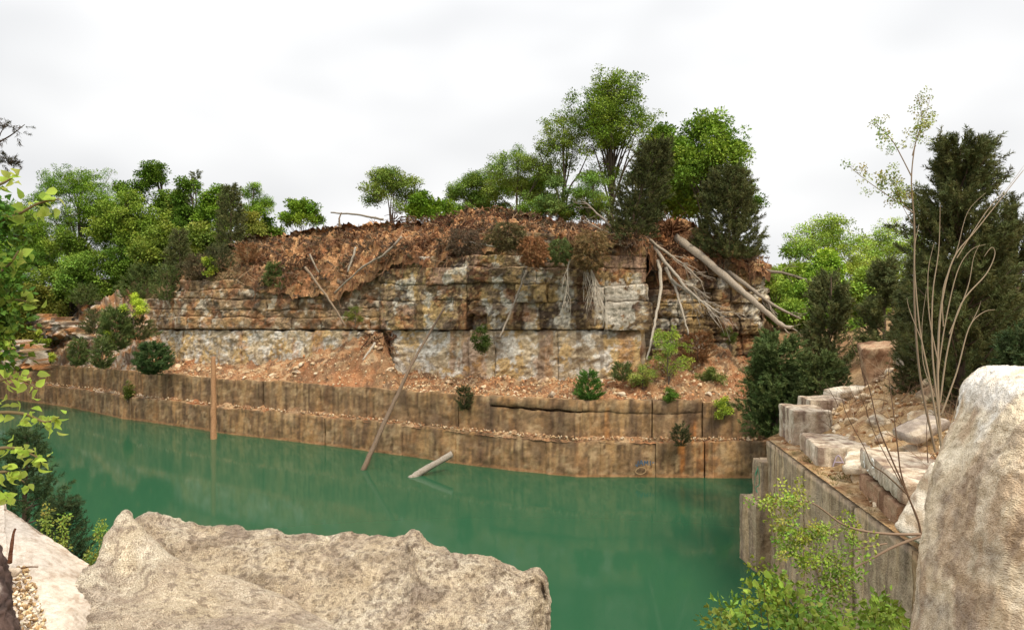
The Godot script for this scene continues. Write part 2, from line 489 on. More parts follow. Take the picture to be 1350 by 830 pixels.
func soil_point(px: float, t: float) -> Vector3:
	var dc := cliff_d(px)
	var lo := level(px, tab(SOILLOW, px), dc - 0.4) - (0.25 if t < 0.01 else 0.0)
	var back := 5.0 * ss(0.0, 1.0, t) + 1.5 * t
	var hi := level(px, tab(SOILTOP, px) + 1.0, dc + 5.0)
	var q: Vector3
	if t <= 1.0:
		q = plan(px, dc + lerpf(0.55, -0.4, ss(300, 340, px)) + back)
		q.y = lerpf(lo, hi, pow(t, 0.8))
	else:
		q = plan(px, dc + 5.0 + (t - 1.0) * 30.0)
		q.y = lerpf(hi, 12.5, ss(1.0, 1.3, t))
	var wob := fb(q, 0.35) * 0.6 + fb2(q, 0.9) * 0.55 + fb(q, 2.4) * 0.34 + fb2(q, 6.0) * 0.16
	q += Vector3(0, 0.65, 0.75) * wob * ss(0.0, 0.1, t + 0.03)
	if t < 0.2: q.y += (fb2(Vector3(px * 0.03, 0, 3), 1.0) * 0.7 + fb(Vector3(px * 0.2, 0, 9), 1.0) * 0.2) * (1.0 - t / 0.2)
	return q

func bed(px: float, b: int, rows: Array) -> float:      # height of a bedding plane: level at the parting, wavy above
	var y := level(px, rows[b], cliff_d(px))
	if b == 0: return y + 0.05 * fb(Vector3(px * 0.03, 7, 2), 1.0)
	return y + 0.22 * fb2(Vector3(px * 0.012, b * 3.7, 0), 1.0) + 0.1 * fb(Vector3(px * 0.05, b * 5.1, 2), 1.0)
func on_soil(px: float, py: float) -> Vector3:      # the point of the soil bank seen at that height
	var best := soil_point(px, 0.02)
	var miss := 1e9
	for i in 60:
		var q := soil_point(px, i / 60.0)
		var k := absf(EYE - (py - 415.0) / F * -q.z - q.y)
		if k < miss:
			miss = k; best = q
	return best
func make_cliff() -> void:
	var core := strip_mesh(188, 1008, 120, func(px, t):
		var q := plan(px, cliff_d(px)) - outward(px, true) * 0.8
		q.y = lerpf(3.0, level(px, tab(ROCKTOP, px), cliff_d(px)) - 0.1 + 1.1 * ss(856, 866, px), t)
		return q + outward(px, true) * fb(q, 0.6) * 0.3, 16, col_upper)
	var cliff := struct("cliff", core, M.cliff)
	# the cliff's right-hand return, running back into the wood
	put("rock_face", strip_mesh(0.0, 16.0, 60, func(s, t):
		var q := plan(1009.0, cliff_d(1009.0) + 0.5 + s)
		q.y = lerpf(3.0, 11.6, t)
		return q + Vector3(-0.25 + 0.5 * fb(q, 0.5) + 0.25 * nz2.get_noise_2d(q.y * 3.0, s * 0.3), 0, 0), 40, col_upper), M.cliff, cliff)
	# lower bed, massive and pale
	var jl := [188, 240, 318, 402, 494, 513, 618, 652, 736, 845]
	for i in jl.size() - 1:
		if jl[i] == 494: continue
		put("rock_block", face_block(jl[i] + 0.3, jl[i + 1] - 0.3, func(px): return level(px, tab(FOOT, px) + 14, cliff_d(px)), func(px): return level(px, 435.0, cliff_d(px)) + minf(0.0, fb(Vector3(px * 0.05, 1, 8), 1.0) * 0.3), true, rng.randf_range(-0.08, 0.08), 0.17, 0.08, col_lower, 0.7, 0.06), M.cliff, cliff)
	# right of the cleft, weathered beds standing further back
	var beds := [500.0, 440.0, 418.0, 398.0, 380.0, 362.0, 346.0, 332.0]
	for b in beds.size() - 1:
		var px := 864.0 + rng.randf_range(-2, 2)
		while px < 1008.0:
			var w := rng.randf_range(18, 44) * (1.6 if b == 0 else 1.0)
			var e := minf(px + w, 1011.0 + rng.randf_range(-5, 4))
			if tab(ROCKTOP, (px + e) / 2.0) < beds[b + 1] + 6.0 and e - px > 6.0:
				put("rock_block", face_block(px + 0.1, e - 0.1, func(x): return bed(x, b, beds), func(x): return bed(x, b + 1, beds) - 0.015, true, rng.randf_range(-0.3, 0.2), 0.26, 0.075, col_upper, 0.8, rng.randf_range(0.04, 0.11)), M.cliff, cliff)
			px = e
	# upper beds over the parting
	var tops := [434.2, 397.0, 374.0, 353.0, 336.0, 308.0]
	for b in tops.size() - 1:
		var px := 500.0 + rng.randf_range(-3, 6)
		while px < 848.0:
			var w := rng.randf_range(32, 88)
			if b == 0: w *= 1.25
			var e := px + w
			if e > 826.0: e = 852.0
			if b == 0 and px < 600.0 and e > 590.0: e = 616.0
			if b == 0 and absf(px - 616.0) < 0.5: e = 644.0
			var mid := (px + e) / 2.0
			if tab(ROCKTOP, mid) < tops[b + 1] + 8.0:
				var hollow: bool = b == 0 and mid > 616 and mid < 644
				if hollow:
					put("rock_block", face_block(px + 1.0, e - 2.0, func(x): return bed(x, 0, tops), func(x): return level(x, 415.0, cliff_d(x)), true, -0.42, 0.22, 0.08, col_upper, 0.8, 0.12), M.cliff, cliff)
					put("rock_block", face_block(px + 0.1, e - 0.1, func(x): return level(x, 416.0 + 3.0 * sin(x * 0.3), cliff_d(x)), func(x): return bed(x, 1, tops) - 0.015, true, 0.1, 0.2, 0.08, col_upper, 0.8, 0.08), M.cliff, cliff)
					px = e
					continue
				var low_edge := func(x): return bed(x, b, tops)
				var high_edge := func(x): return bed(x, b + 1, tops) - 0.015
				put("rock_block", face_block(px + 0.1, e - 0.1, low_edge, high_edge, true, (0.34 if b < 3 else 0.2) + rng.randf_range(-0.26, 0.2) - (0.6 if hollow else 0.0), 0.15, 0.07, col_upper, 0.8, rng.randf_range(0.03, 0.09)), M.cliff, cliff)
			px = e
	# thin broken beds over the left half
	var thin := [433.5, 419.0, 408.0, 393.0, 382.0, 368.0, 356.0]
	for b in thin.size() - 1:
		var px := 186.0 + rng.randf_range(-3, 9)
		while px < 498.0:
			var e := minf(px + rng.randf_range(18, 74), 501.0)
			var mid := (px + e) / 2.0
			if tab(ROCKTOP, mid) < thin[b + 1] + 9.0 and e - px > 5.0:
				put("rock_block", face_block(px + 0.1, e - 0.1, func(x): return bed(x, b, thin), func(x): return bed(x, b + 1, thin) - 0.01, true, 0.15 - b * 0.07 + rng.randf_range(-0.1, 0.1), 0.19, 0.085, col_left, 0.9, rng.randf_range(0.03, 0.1)), M.cliff, cliff)
			px = e
	# broken outcrops on the slope left of the cliff
	for o in [[44, 74, 484, 466], [66, 92, 466, 444], [88, 110, 484, 458], [100, 124, 446, 420], [128, 146, 484, 460], [154, 178, 490, 456], [70, 92, 436, 414], [140, 172, 446, 424], [110, 138, 414, 396]]:
		var t := clampf((487.0 - (o[2] + o[3]) / 2.0) / (487.0 - tab(SLOPETOP, (o[0] + o[1]) / 2.0)), 0.1, 1.0)
		for k in 3:
			var a := lerpf(o[0], o[1], k / 3.0 + rng.randf_range(-0.04, 0.04))
			var b := lerpf(o[0], o[1], (k + 1) / 3.0)
			var dd := lerpf(bench_d(a), cliff_d(a), t)
			var off := cliff_d(a) - dd
			put("rock_block", face_block(a, b, func(x): return level(x, o[2] + rng.randf_range(-3, 3), cliff_d(x) - off), func(x): return level(x, o[3] + (k - 1) * 6.0, cliff_d(x) - off), true, off + 0.1 + rng.randf_range(-0.25, 0.2), 0.7, 0.12, col_slope, 1.6, 0.4), M.cliff, cliff)
	struct("talus", strip_mesh(-80, 1100, 620, talus_point, 40, col_talus), M.soil)
	struct("soil_bank", strip_mesh(200, 1016, 580, func(px, t): return soil_point(px, t * 1.25), 84, col_soil), M.soil)

func right_edge(d: float) -> float: return tab([[4.0, 6.1], [13.9, 7.64], [26.0, 9.09], [27.5, 10.2], [40.0, 13.6], [60.0, 16.0]], d)
func ground_y(x: float, d: float) -> float:
	var q := Vector3(x, 0, -d)
	var rough := fb(q, 0.12) * 0.5 + fb2(q, 0.5) * 0.2
	if d < 8.0 and x < 9.0:      # the near bank, under the viewer
		var yy := 6.55 - maxf(0.0, d - 4.0) * 1.9
		if x > 3.2: yy = maxf(yy, minf(4.5, 6.5 - absf(x - 6.5) * 0.2 - maxf(0, d - 4) * 1.2))
		return yy + rough * 0.3
	var px := 675.0 + F * x / d
	if px < 1010.0 or d > 70.0:
		var dc := cliff_d(clampf(px, -80, 1100))
		var y := 12.3
		if px > 996.0 and d < dc + 0.9: return 3.4
		if px < 300.0:
			y = level(clampf(px, -80, 300), tab(SLOPETOP, px), dc) + minf(maxf(0.0, d - dc) * 0.22, 8.5)
			y = minf(y, 14.0) - 1.8 * (1.0 - ss(1.0, 9.0, d - dc))
		if d > 44.0 and d <= 70.0: y = lerpf(y, 6.0, ss(1001, 1008, px))
		return y + rough - 0.5
	var e := right_edge(d)
	var y2 := 4.45 + maxf(0.0, x - e - 0.8) * 0.62
	y2 = minf(y2, 9.2 + (x - e) * 0.05)
	if d > 34.0: y2 = lerpf(y2, 8.2, ss(36, 50, d))
	y2 += rough * ss(0.5, 3.0, x - e) * 0.8
	return y2
func in_pit(x: float, d: float) -> bool:
	if d < 7.9: return d > 7.2 and x < 6.5
	var px := 675.0 + F * x / d
	if px < 1010.0: return d < cliff_d(clampf(px, -80, 1100)) + 0.9
	return x < right_edge(d) + 0.9 and d < 46.0
func make_ground() -> void:
	var mb := MB.new()
	var xs := []
	var ds := []
	for i in 12: xs.append(-700.0 + i * 50.0)
	var x := -100.0
	while x < 60.0:
		xs.append(x); x += 0.8
	for i in 12: xs.append(62.0 + pow(i, 2.2) * 3.2)
	for i in 6: ds.append(-60.0 + i * 10.0)
	x = -6.0
	while x < 120.0:
		ds.append(x); x += 0.8
	for i in 12: ds.append(122.0 + pow(i, 2.3) * 3.0)
	for d in ds:
		for xx in xs:
			var p := Vector3(xx, ground_y(xx, maxf(d, 0.5)), -d)
			var c := L(120, 104, 74).lerp(L(84, 88, 48), ss(-0.1, 0.3, fb(p, 0.2)))
			if p.y < 9.5 and xx > 5.0: c = L(196, 166, 126).lerp(L(150, 116, 84), ss(-0.1, 0.3, fb2(p, 0.5)))
			if d < 8.0: c = L(190, 172, 140).lerp(L(150, 126, 98), ss(-0.1, 0.3, fb2(p, 0.8)))
			mb.vert(p, c)
	var nu := xs.size()
	for j in ds.size() - 1:
		for i in nu - 1:
			if in_pit((xs[i] + xs[i + 1]) / 2.0, (ds[j] + ds[j + 1]) / 2.0): continue
			var a := j * nu + i
			mb.quad(a, a + nu, a + nu + 1, a + 1)
	struct("ground", mb.mesh(), M.ground)
	var w := MB.new()
	var n := w.vert(Vector3(-110, 0, -2.0))
	w.vert(Vector3(-110, 0, -100)); w.vert(Vector3(30, 0, -100)); w.vert(Vector3(30, 0, -2.0))
	w.quad(n, n + 1, n + 2, n + 3)
	struct("water", w.mesh(), M.water)

func make_world() -> void:
	var cam := Camera3D.new()
	cam.name = "camera"
	cam.position = Vector3(0, EYE, 0)
	cam.fov = rad_to_deg(2.0 * atan(415.0 / F))
	cam.near = 0.1
	cam.far = 3000.0
	add_child(cam)
	cam.current = true
	var sun := DirectionalLight3D.new()
	sun.name = "sun"
	sun.light_energy = 0.5
	sun.light_color = Color(1.0, 0.95, 0.86)
	sun.light_angular_distance = 14.0
	sun.shadow_enabled = true
	sun.basis = Basis.looking_at(Vector3(-0.32, -0.82, -0.6).normalized(), Vector3.UP)
	add_child(sun)
	# an even overcast: brighter towards the zenith, with faint grey swells
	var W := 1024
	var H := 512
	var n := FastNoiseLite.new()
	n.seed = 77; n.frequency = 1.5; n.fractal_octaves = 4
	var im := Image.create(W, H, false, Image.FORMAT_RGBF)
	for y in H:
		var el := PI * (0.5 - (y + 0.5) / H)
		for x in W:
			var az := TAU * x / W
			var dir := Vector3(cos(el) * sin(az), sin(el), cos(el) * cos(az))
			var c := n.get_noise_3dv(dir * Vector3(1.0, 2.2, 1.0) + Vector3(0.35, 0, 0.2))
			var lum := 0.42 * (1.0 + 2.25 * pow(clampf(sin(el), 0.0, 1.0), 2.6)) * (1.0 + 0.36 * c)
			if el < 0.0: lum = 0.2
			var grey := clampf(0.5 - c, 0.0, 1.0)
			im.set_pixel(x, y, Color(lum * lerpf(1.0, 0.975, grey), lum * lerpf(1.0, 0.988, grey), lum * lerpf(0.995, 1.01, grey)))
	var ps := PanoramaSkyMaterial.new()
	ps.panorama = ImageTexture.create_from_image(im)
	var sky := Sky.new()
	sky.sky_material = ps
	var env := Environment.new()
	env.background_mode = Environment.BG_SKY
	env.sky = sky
	env.tonemap_mode = Environment.TONE_MAPPER_LINEAR
	env.tonemap_exposure = 2.15
	env.sdfgi_enabled = true; env.ssao_enabled = true; env.ssil_enabled = true
	var we := WorldEnvironment.new()
	we.name = "world"
	we.environment = env
	add_child(we)

# ---------- plants
var clumps := []
var fine_clumps := []
var sprays := []
func leaf_into(mb: MB, at: Vector3, dir: Vector3, up: Vector3, size: float, col: Color) -> void:
	var s := dir.cross(up).normalized() * size * 0.3
	var n := s.cross(dir).normalized() * size * 0.08
	var a := mb.vert(at, col)
	mb.vert(at + dir * size * 0.45 + s + n, col)
	mb.vert(at + dir * size, col)
	mb.vert(at + dir * size * 0.45 - s + n, col)
	mb.tri(a, a + 1, a + 2); mb.tri(a, a + 2, a + 3)
func make_clump(n: int, r: float, size: float) -> ArrayMesh:
	var mb := MB.new()
	for i in n:
		var at := rdir() * r * pow(rng.randf(), 0.45)
		at.y *= 0.7
		var dir := (at.normalized() + rdir() * 0.8 + Vector3(0, -0.15, 0)).normalized()
		var k := rng.randf_range(0.75, 1.25)
		leaf_into(mb, at, dir, (Vector3.UP + rdir() * 0.7).normalized(), size * rng.randf_range(0.7, 1.3), Color(k * rng.randf_range(0.92, 1.1), k, k * rng.randf_range(0.8, 1.1)))
	return mb.mesh(false)
func make_spray(n: int, length: float, blade: float, wide: float) -> ArrayMesh:
	var mb := MB.new()
	for i in n:
		var t := pow(rng.randf(), 0.8)
		var at := Vector3(0, t * length, 0) + rdir() * 0.1 * length * (1.0 - t * 0.6)
		var out := rdir(); out.y = absf(out.y) * 0.6 + 0.55
		out = out.normalized()
		var s := out.cross(rdir()).normalized() * wide
		var k := rng.randf_range(0.7, 1.3)
		var c := Color(k * rng.randf_range(0.9, 1.15), k, k * rng.randf_range(0.8, 1.1))
		var b := blade * rng.randf_range(0.6, 1.3)
		var a := mb.vert(at - s, c)
		mb.vert(at + s, c); mb.vert(at + out * b + s * 0.3, c); mb.vert(at + out * b - s * 0.3, c)
		mb.quad(a, a + 1, a + 2, a + 3)
	return mb.mesh(false)
func make_plant_kit() -> void:
	for i in 3: clumps.append(make_clump([56, 40, 30][i], [0.5, 0.55, 0.5][i], [0.15, 0.2, 0.25][i]))
	for i in 3: fine_clumps.append(make_clump(26, 0.16, 0.075))
	for i in 3: sprays.append(make_spray(34, 0.62, 0.2, 0.022))

const BARK := Color(0.13, 0.105, 0.08)
# a broadleaved tree whose crown is built of leaf clumps hung on real limbs; px, top, foot, wide say where it stands in the view at depth d
func tree(called: String, label: String, group: String, px: float, top: float, foot: float, wide: float, d: float, col: Color, o := {}) -> Node3D:
	var at := P(px, foot, d)
	var hgt := (foot - top) / F * d
	var R := wide * 0.5 / F * d
	var root := base(called, at)
	col = Color(col.r * 1.2, col.g * 1.3, col.b * 1.25)
	tag(root, label, o.get("category", "tree"), group)
	var lean: Vector3 = o.get("lean", Vector3.ZERO)
	var cb: float = o.get("crown_from", 0.28)
	var drop: float = minf(0.0, ground_y(at.x, d) - at.y) - 0.3 if o.get("rooted", true) else 0.0
	var rt: float = o.get("trunk", clampf(hgt * 0.018, 0.04, 0.26))
	var wood := MB.new()
	var spine := []
	var bend := rv(0.04) * hgt
	bend.y = 0
	for i in 7:
		var t := i / 6.0
		spine.append(Vector3(0, lerpf(drop, hgt * 0.86, t), 0) + lean * hgt * t + bend * sin(t * PI) + rv(0.012) * hgt)
	var stems: int = o.get("stems", 1)
	if stems == 1:
		tube(wood, curve(spine, 3), taper(19, rt, rt * 0.2), 7, o.get("bark", BARK))
	var center := Vector3(0, hgt * (cb + 1.0) * 0.5, 0) + lean * hgt * 0.6
	var half := Vector3(R, hgt * (1.0 - cb) * 0.5, R)
	var nl: int = int(o.get("lobes", 12) * 2.0)
	var lobes := []
	for i in nl:
		var q := rdir() * pow(rng.randf(), 0.4)
		if i == 0: q = Vector3(0.05, 0.82, 0)
		# narrower towards the top
		var nar: float = 1.0 - 0.3 * maxf(0.0, q.y) * o.get("narrow", 1.0)
		var c := center + Vector3(q.x * half.x * 1.0 * nar, q.y * half.y * 0.86, q.z * half.z * 0.9 * nar)
		lobes.append([c, rng.randf_range(0.16, 0.44) * minf(R, half.y), rng.randf_range(-1, 1)])
	for s in (stems if stems > 1 else 0):
		var tip: Vector3 = lobes[s % nl][0]
		var pts := [Vector3(rng.randf_range(-0.2, 0.2), drop, rng.randf_range(-0.2, 0.2)), Vector3(tip.x * 0.2, tip.y * 0.35, tip.z * 0.2) + rv(0.1), Vector3(tip.x * 0.62, tip.y * 0.7, tip.z * 0.6) + rv(0.1), tip]
		tube(wood, curve(pts, 4), taper(13, rt * 0.7, rt * 0.15), 6, o.get("bark", BARK))
	for lb in lobes:
		var tip: Vector3 = lb[0]
		if stems == 1:
			var hh := clampf(tip.y / (hgt * 0.86) - 0.22, 0.12, 0.82)
			var f := hh * 6.0
			var st: Vector3 = spine[int(f)].lerp(spine[mini(6, int(f) + 1)], f - int(f))
			var mid := st.lerp(tip, 0.5) + Vector3(0, 0.08 * hgt, 0) + rv(0.03) * hgt
			tube(wood, curve([st, mid, tip], 4), taper(9, rt * (0.55 - 0.35 * hh), rt * 0.08), 5, o.get("bark", BARK), 0.0, false)
		for k in o.get("twigs", 4):
			var e: Vector3 = tip + rdir() * lb[1] * 0.95
			tube(wood, [tip - (tip - center) * 0.1, tip.lerp(e, 0.5) + rv(0.1) * lb[1], e], [rt * 0.12, rt * 0.08, rt * 0.03], 4, o.get("bark", BARK), 0.0, false)
	put("trunk", wood.mesh(), M.twig, root)
	var n: int = o.get("n", 420)
	var cs: float = o.get("clump", 1.0)
	var kit: Array = o.get("kit", clumps)
	var where := []
	var tint := PackedColorArray()
	var which := rng.randi() % 3
	var tot := 0.0
	for lb in lobes: tot += lb[1] * lb[1]
	for lb in lobes:
		for i in int(n * 1.45 * lb[1] * lb[1] / tot) + 1:
			var q := rdir()
			var p: Vector3 = lb[0] + q * Vector3(1.0, 0.75, 1.0) * lb[1] * pow(rng.randf(), 0.33) * (1.0 if rng.randf() > 0.22 else rng.randf_range(1.05, 1.35))
			var s := cs * rng.randf_range(0.6, 1.25)
			where.append(Transform3D(Basis.from_euler(Vector3(rng.randf_range(-0.5, 0.5), rng.randf() * TAU, rng.randf_range(-0.5, 0.5))) * s, p))
			var k: float = 1.0 + 0.16 * lb[2] + rng.randf_range(-0.2, 0.2)
			tint.append(Color(col.r * k * (1.1 + 0.14 * lb[2] + rng.randf_range(-0.08, 0.14)), col.g * k, col.b * k * 0.85))
	scatter("crown", kit[which], o.get("mat", M.leaf), where, tint, root).set_meta("kind", "stuff")
	return root
# a red cedar or other needle-leaved bush: sprays of needles all round a stem, dense and ragged
func cedar(called: String, label: String, group: String, px: float, top: float, foot: float, wide: float, d: float, col: Color, o := {}) -> Node3D:
	var at := P(px, foot, d)
	var hgt := (foot - top) / F * d
	var R := wide * 0.5 / F * d
	var root := base(called, at)
	tag(root, label, o.get("category", "tree"), group)
	var lean: Vector3 = o.get("lean", Vector3.ZERO)
	var drop: float = minf(0.0, ground_y(at.x, d) - at.y) - 0.2 if o.get("rooted", true) else 0.0
	var rt: float = o.get("trunk", clampf(hgt * 0.02, 0.03, 0.2))
	var wood := MB.new()
	tube(wood, curve([Vector3(0, drop, 0), Vector3(0, hgt * 0.3, 0) + lean * hgt * 0.25 + rv(0.02) * hgt, Vector3(0, hgt * 0.65, 0) + lean * hgt * 0.6, Vector3(0, hgt * 0.93, 0) + lean * hgt], 3), taper(10, rt, rt * 0.15), 6, o.get("bark", Color(0.12, 0.085, 0.06)))
	var shape: float = o.get("shape", 0.7)      # small: columnar, 1: conical
	var skirt: float = o.get("skirt", 0.1)
	var gaps: float = o.get("gaps", 0.35)
	var s0: float = o.get("size", 1.0)
	var n: int = o.get("n", 700)
	var where := []
	var tint := PackedColorArray()
	var which := rng.randi() % 3
	var off := rv(50.0)
	var boughs := []
	for i in o.get("boughs", 0):
		boughs.append([pow(rng.randf(), 1.0 + 0.3 * shape) * 0.95, rng.randf() * TAU, rng.randf_range(0.55, 1.15)])
	for bo in boughs:
		var rr: float = R * pow(1.0 - bo[0], shape) * minf(1.0, (bo[0] + 0.06) / skirt) * bo[2]
		var out := Vector3(cos(bo[1]), 0, sin(bo[1]))
		var st: Vector3 = Vector3(0, maxf(0.05, bo[0] - 0.1) * hgt, 0) + lean * hgt * bo[0]
		var en: Vector3 = Vector3(0, bo[0] * hgt, 0) + lean * hgt * bo[0] + out * rr + Vector3(0, 0.25 * rr, 0)
		var md: Vector3 = st.lerp(en, 0.5) + Vector3(0, -0.08 * rr, 0)
		tube(wood, curve([st, md, en], 3), taper(7, rt * 0.28, rt * 0.06), 4, o.get("bark", Color(0.12, 0.085, 0.06)), 0.0, false)
		for i in int(n / boughs.size()):
			var f := pow(rng.randf(), 0.6)
			var p: Vector3 = st.lerp(en, f) + rdir() * 0.2 * rr * (0.4 + f) + Vector3(0, 0.05 * rr, 0)
			var up: Vector3 = out * rng.randf_range(0.4, 1.2) + Vector3(0, rng.randf_range(0.2, 1.2), 0) + rdir() * 0.5
			where.append(Transform3D(facing(up, rng.randf() * TAU) * Basis.from_scale(Vector3.ONE * s0 * rng.randf_range(0.6, 1.2)), p))
			var k := 1.0 + rng.randf_range(-0.28, 0.28)
			tint.append(Color(col.r * k * rng.randf_range(0.9, 1.15), col.g * k, col.b * k))
	for i in (0 if boughs.size() > 0 else n):
		var t := pow(rng.randf(), 1.0 + 0.35 * shape) * 0.97
		var a := rng.randf() * TAU
		var prof := pow(1.0 - t, shape) * minf(1.0, (t + 0.06) / skirt)
		var dirn := Vector3(cos(a), 0, sin(a))
		var bump := nz2.get_noise_3dv(dirn * 1.1 + Vector3(0, t * 5.0, 0) + off)
		var r := R * prof * (1.0 + gaps * 1.5 * bump)
		if bump < -gaps * 0.2 and rng.randf() < gaps: continue
		var p := Vector3(0, t * hgt, 0) + lean * hgt * t + dirn * r * pow(rng.randf(), 0.4)
		var up := (dirn * rng.randf_range(0.5, 1.3) + Vector3(0, rng.randf_range(0.2, 1.1), 0) + rdir() * 0.45)
		if o.get("weep", false): up.y -= 1.1
		where.append(Transform3D(facing(up, rng.randf() * TAU) * Basis.from_scale(Vector3.ONE * s0 * rng.randf_range(0.6, 1.2)), p))
		var k := 1.0 + bump * 0.35 + rng.randf_range(-0.25, 0.25)
		tint.append(Color(col.r * k * rng.randf_range(0.9, 1.15), col.g * k, col.b * k))
		if rng.randf() < o.get("limbs", 0.04):
			tube(wood, [Vector3(0, maxf(0.0, t * hgt - r * 0.2), 0) + lean * hgt * t, p], [rt * 0.3, rt * 0.08], 4, o.get("bark", Color(0.12, 0.085, 0.06)), 0.0, false)
	put("trunk", wood.mesh(), M.twig, root)
	scatter("crown", o.get("kit", sprays)[which], o.get("mat", M.needle), where, tint, root).set_meta("kind", "stuff")
	return root

const G_LIGHT := Color(0.25, 0.33, 0.05)
const G_MID := Color(0.13, 0.225, 0.03)
const G_DEEP := Color(0.085, 0.155, 0.024)
const G_YELL := Color(0.24, 0.27, 0.06)
const CED := Color(0.125, 0.14, 0.055)
const CED_G := Color(0.115, 0.155, 0.05)
const RUST := Color(0.30, 0.155, 0.075)

func make_woods() -> void:
	var gl := "trees of the wood left of the soil bank"
	tree("broadleaf_tree", "broad round-crowned green tree, largest of the left wood", gl, 106, 212, 420, 122, 88, G_MID, {"n": 760, "lobes": 18})
	tree("broadleaf_tree", "tall dark green tree standing highest in the left wood", gl, 206, 202, 380, 74, 92, G_DEEP, {"n": 560, "lobes": 13, "crown_from": 0.1})
	tree("broadleaf_tree", "mid green tree at the far left edge behind the bright leaves", gl, 22, 262, 440, 95, 92, G_MID, {"n": 520})
	tree("broadleaf_tree", "fresh yellow-green tree in front of the tall dark tree", gl, 168, 246, 395, 84, 82, Color(0.15, 0.23, 0.04), {"n": 560, "lobes": 14})
	tree("broadleaf_tree", "dark rounded tree between the tall dark tree and the spire cedar", gl, 250, 232, 360, 66, 84, G_DEEP, {"n": 440})
	tree("broadleaf_tree", "green tree right behind the dark spire cedar", gl, 286, 240, 350, 52, 80, G_MID, {"n": 360})
	tree("broadleaf_tree", "loose open green tree right of the dark spire cedar", gl, 334, 235, 330, 46, 78, G_MID, {"n": 210, "lobes": 10, "clump": 0.8})
	tree("broadleaf_tree", "yellowish bushy tree at the end of the soil bank", gl, 326, 278, 330, 44, 74, G_YELL * 0.7, {"n": 200, "crown_from": 0.1})
	tree("broadleaf_tree", "small round green tree alone against the sky above the soil bank", "", 397, 264, 322, 56, 72, G_MID, {"n": 230, "lobes": 10, "clump": 0.8})
	cedar("cedar_tree", "dark narrow spire-shaped cedar at the left end of the soil bank", "", 304, 246, 342, 38, 66, CED, {"shape": 0.55, "n": 800, "skirt": 0.15, "gaps": 0.15})
	cedar("cedar_tree", "thin dark cedar top poking out of the left wood", gl, 258, 224, 330, 22, 86, CED, {"shape": 0.8, "n": 320})
	tree("broadleaf_tree", "deep green tree low in the left wood above the grey outcrop", gl, 60, 318, 450, 96, 86, G_DEEP, {"n": 560, "crown_from": 0.1, "lobes": 14})
	tree("broadleaf_tree", "yellow-green tree with spreading tiers left of the outcrop", gl, 42, 372, 460, 78, 79, G_YELL * 0.55, {"n": 420, "crown_from": 0.05})
	tree("broadleaf_tree", "bright green bushy tree low on the wooded slope", gl, 112, 330, 420, 72, 80, Color(0.15, 0.25, 0.05), {"n": 360, "crown_from": 0.1})
	tree("broadleaf_tree", "deep green tree filling the middle of the wooded slope", gl, 150, 318, 410, 84, 80, G_DEEP, {"n": 460, "crown_from": 0.05})
	tree("broadleaf_tree", "yellow-green spreading tree below the tall dark tree", gl, 214, 296, 380, 78, 76, Color(0.16, 0.22, 0.045), {"n": 430, "crown_from": 0.05})
	tree("broadleaf_tree", "pale green tree beside the spire cedar", gl, 262, 292, 356, 60, 72, Color(0.18, 0.24, 0.06), {"n": 320, "crown_from": 0.05})
	cedar("cedar_tree", "dark cone-shaped cedar low in front of the pale green tree", gl, 236, 304, 362, 36, 69, CED, {"shape": 0.6, "n": 500, "skirt": 0.2})
	tree("broadleaf_tree", "dark green tree at the frame edge above the water wall", gl, 4, 400, 478, 70, 80, G_DEEP, {"n": 380, "crown_from": 0.0})
	tree("broadleaf_tree", "green tree half hidden at the left frame edge", gl, -20, 300, 460, 80, 84, G_MID, {"n": 380, "crown_from": 0.1})
	tree("broadleaf_tree", "green tree between the largest tree and the frame edge, behind the bright leaves", gl, 58, 246, 430, 70, 96, G_MID, {"n": 420, "lobes": 12})
	tree("broadleaf_tree", "dark tree in the saddle between the largest and the tallest dark tree", gl, 158, 228, 400, 60, 98, G_DEEP, {"n": 400, "lobes": 11})
	tree("broadleaf_tree", "yellow-green tree right behind the pale green tree by the cedar", gl, 232, 250, 370, 60, 88, Color(0.15, 0.2, 0.04), {"n": 360, "lobes": 11})
	tree("broadleaf_tree", "low yellow-green tree under the largest tree of the left wood", gl, 92, 296, 430, 80, 84, Color(0.13, 0.2, 0.035), {"n": 440, "crown_from": 0.05, "lobes": 13})
	tree("broadleaf_tree", "low bushy tree closing the gap right of the loose open tree", gl, 352, 286, 330, 40, 80, G_DEEP, {"n": 160, "crown_from": 0.0, "lobes": 8})
	# bushes on the broken slope
	var gs := "bushes on the broken slope left of the cliff"
	var bush := {"category": "bush", "shape": 0.5, "skirt": 0.3, "n": 330, "size": 0.8, "rooted": false}
	cedar("cedar_bush", "large dark cedar bush hanging on the slope beside the cliff", gs, 152, 408, 462, 42, 63, CED_G, {"category": "bush", "shape": 0.45, "skirt": 0.3, "n": 620, "rooted": false})
	cedar("cedar_bush", "small dark cedar bush on the ledge edge, farthest left", gs, 103, 449, 482, 20, 64, CED_G, bush)
	cedar("cedar_bush", "dark upright cedar bush on the ledge below the large bush", gs, 134, 447, 486, 24, 61.5, CED_G, bush)
	cedar("cedar_bush", "broad green juniper bush sprawling over the wall lip", gs, 200, 455, 494, 48, 58.5, Color(0.06, 0.105, 0.035), {"category": "bush", "shape": 0.4, "skirt": 0.4, "n": 560, "rooted": false})
	cedar("cedar_bush", "dark bush under the overhanging rock at the cliff end", gs, 184, 420, 448, 46, 64.5, CED, bush)
	cedar("cedar_bush", "dim olive bush at the head of the slope", gs, 190, 352, 400, 64, 73, CED_G, {"category": "bush", "shape": 0.4, "skirt": 0.3, "n": 560, "rooted": false})
	cedar("cedar_bush", "olive bush at the top of the thin-bedded rock", gs, 243, 345, 392, 40, 66, Color(0.085, 0.085, 0.04), bush)
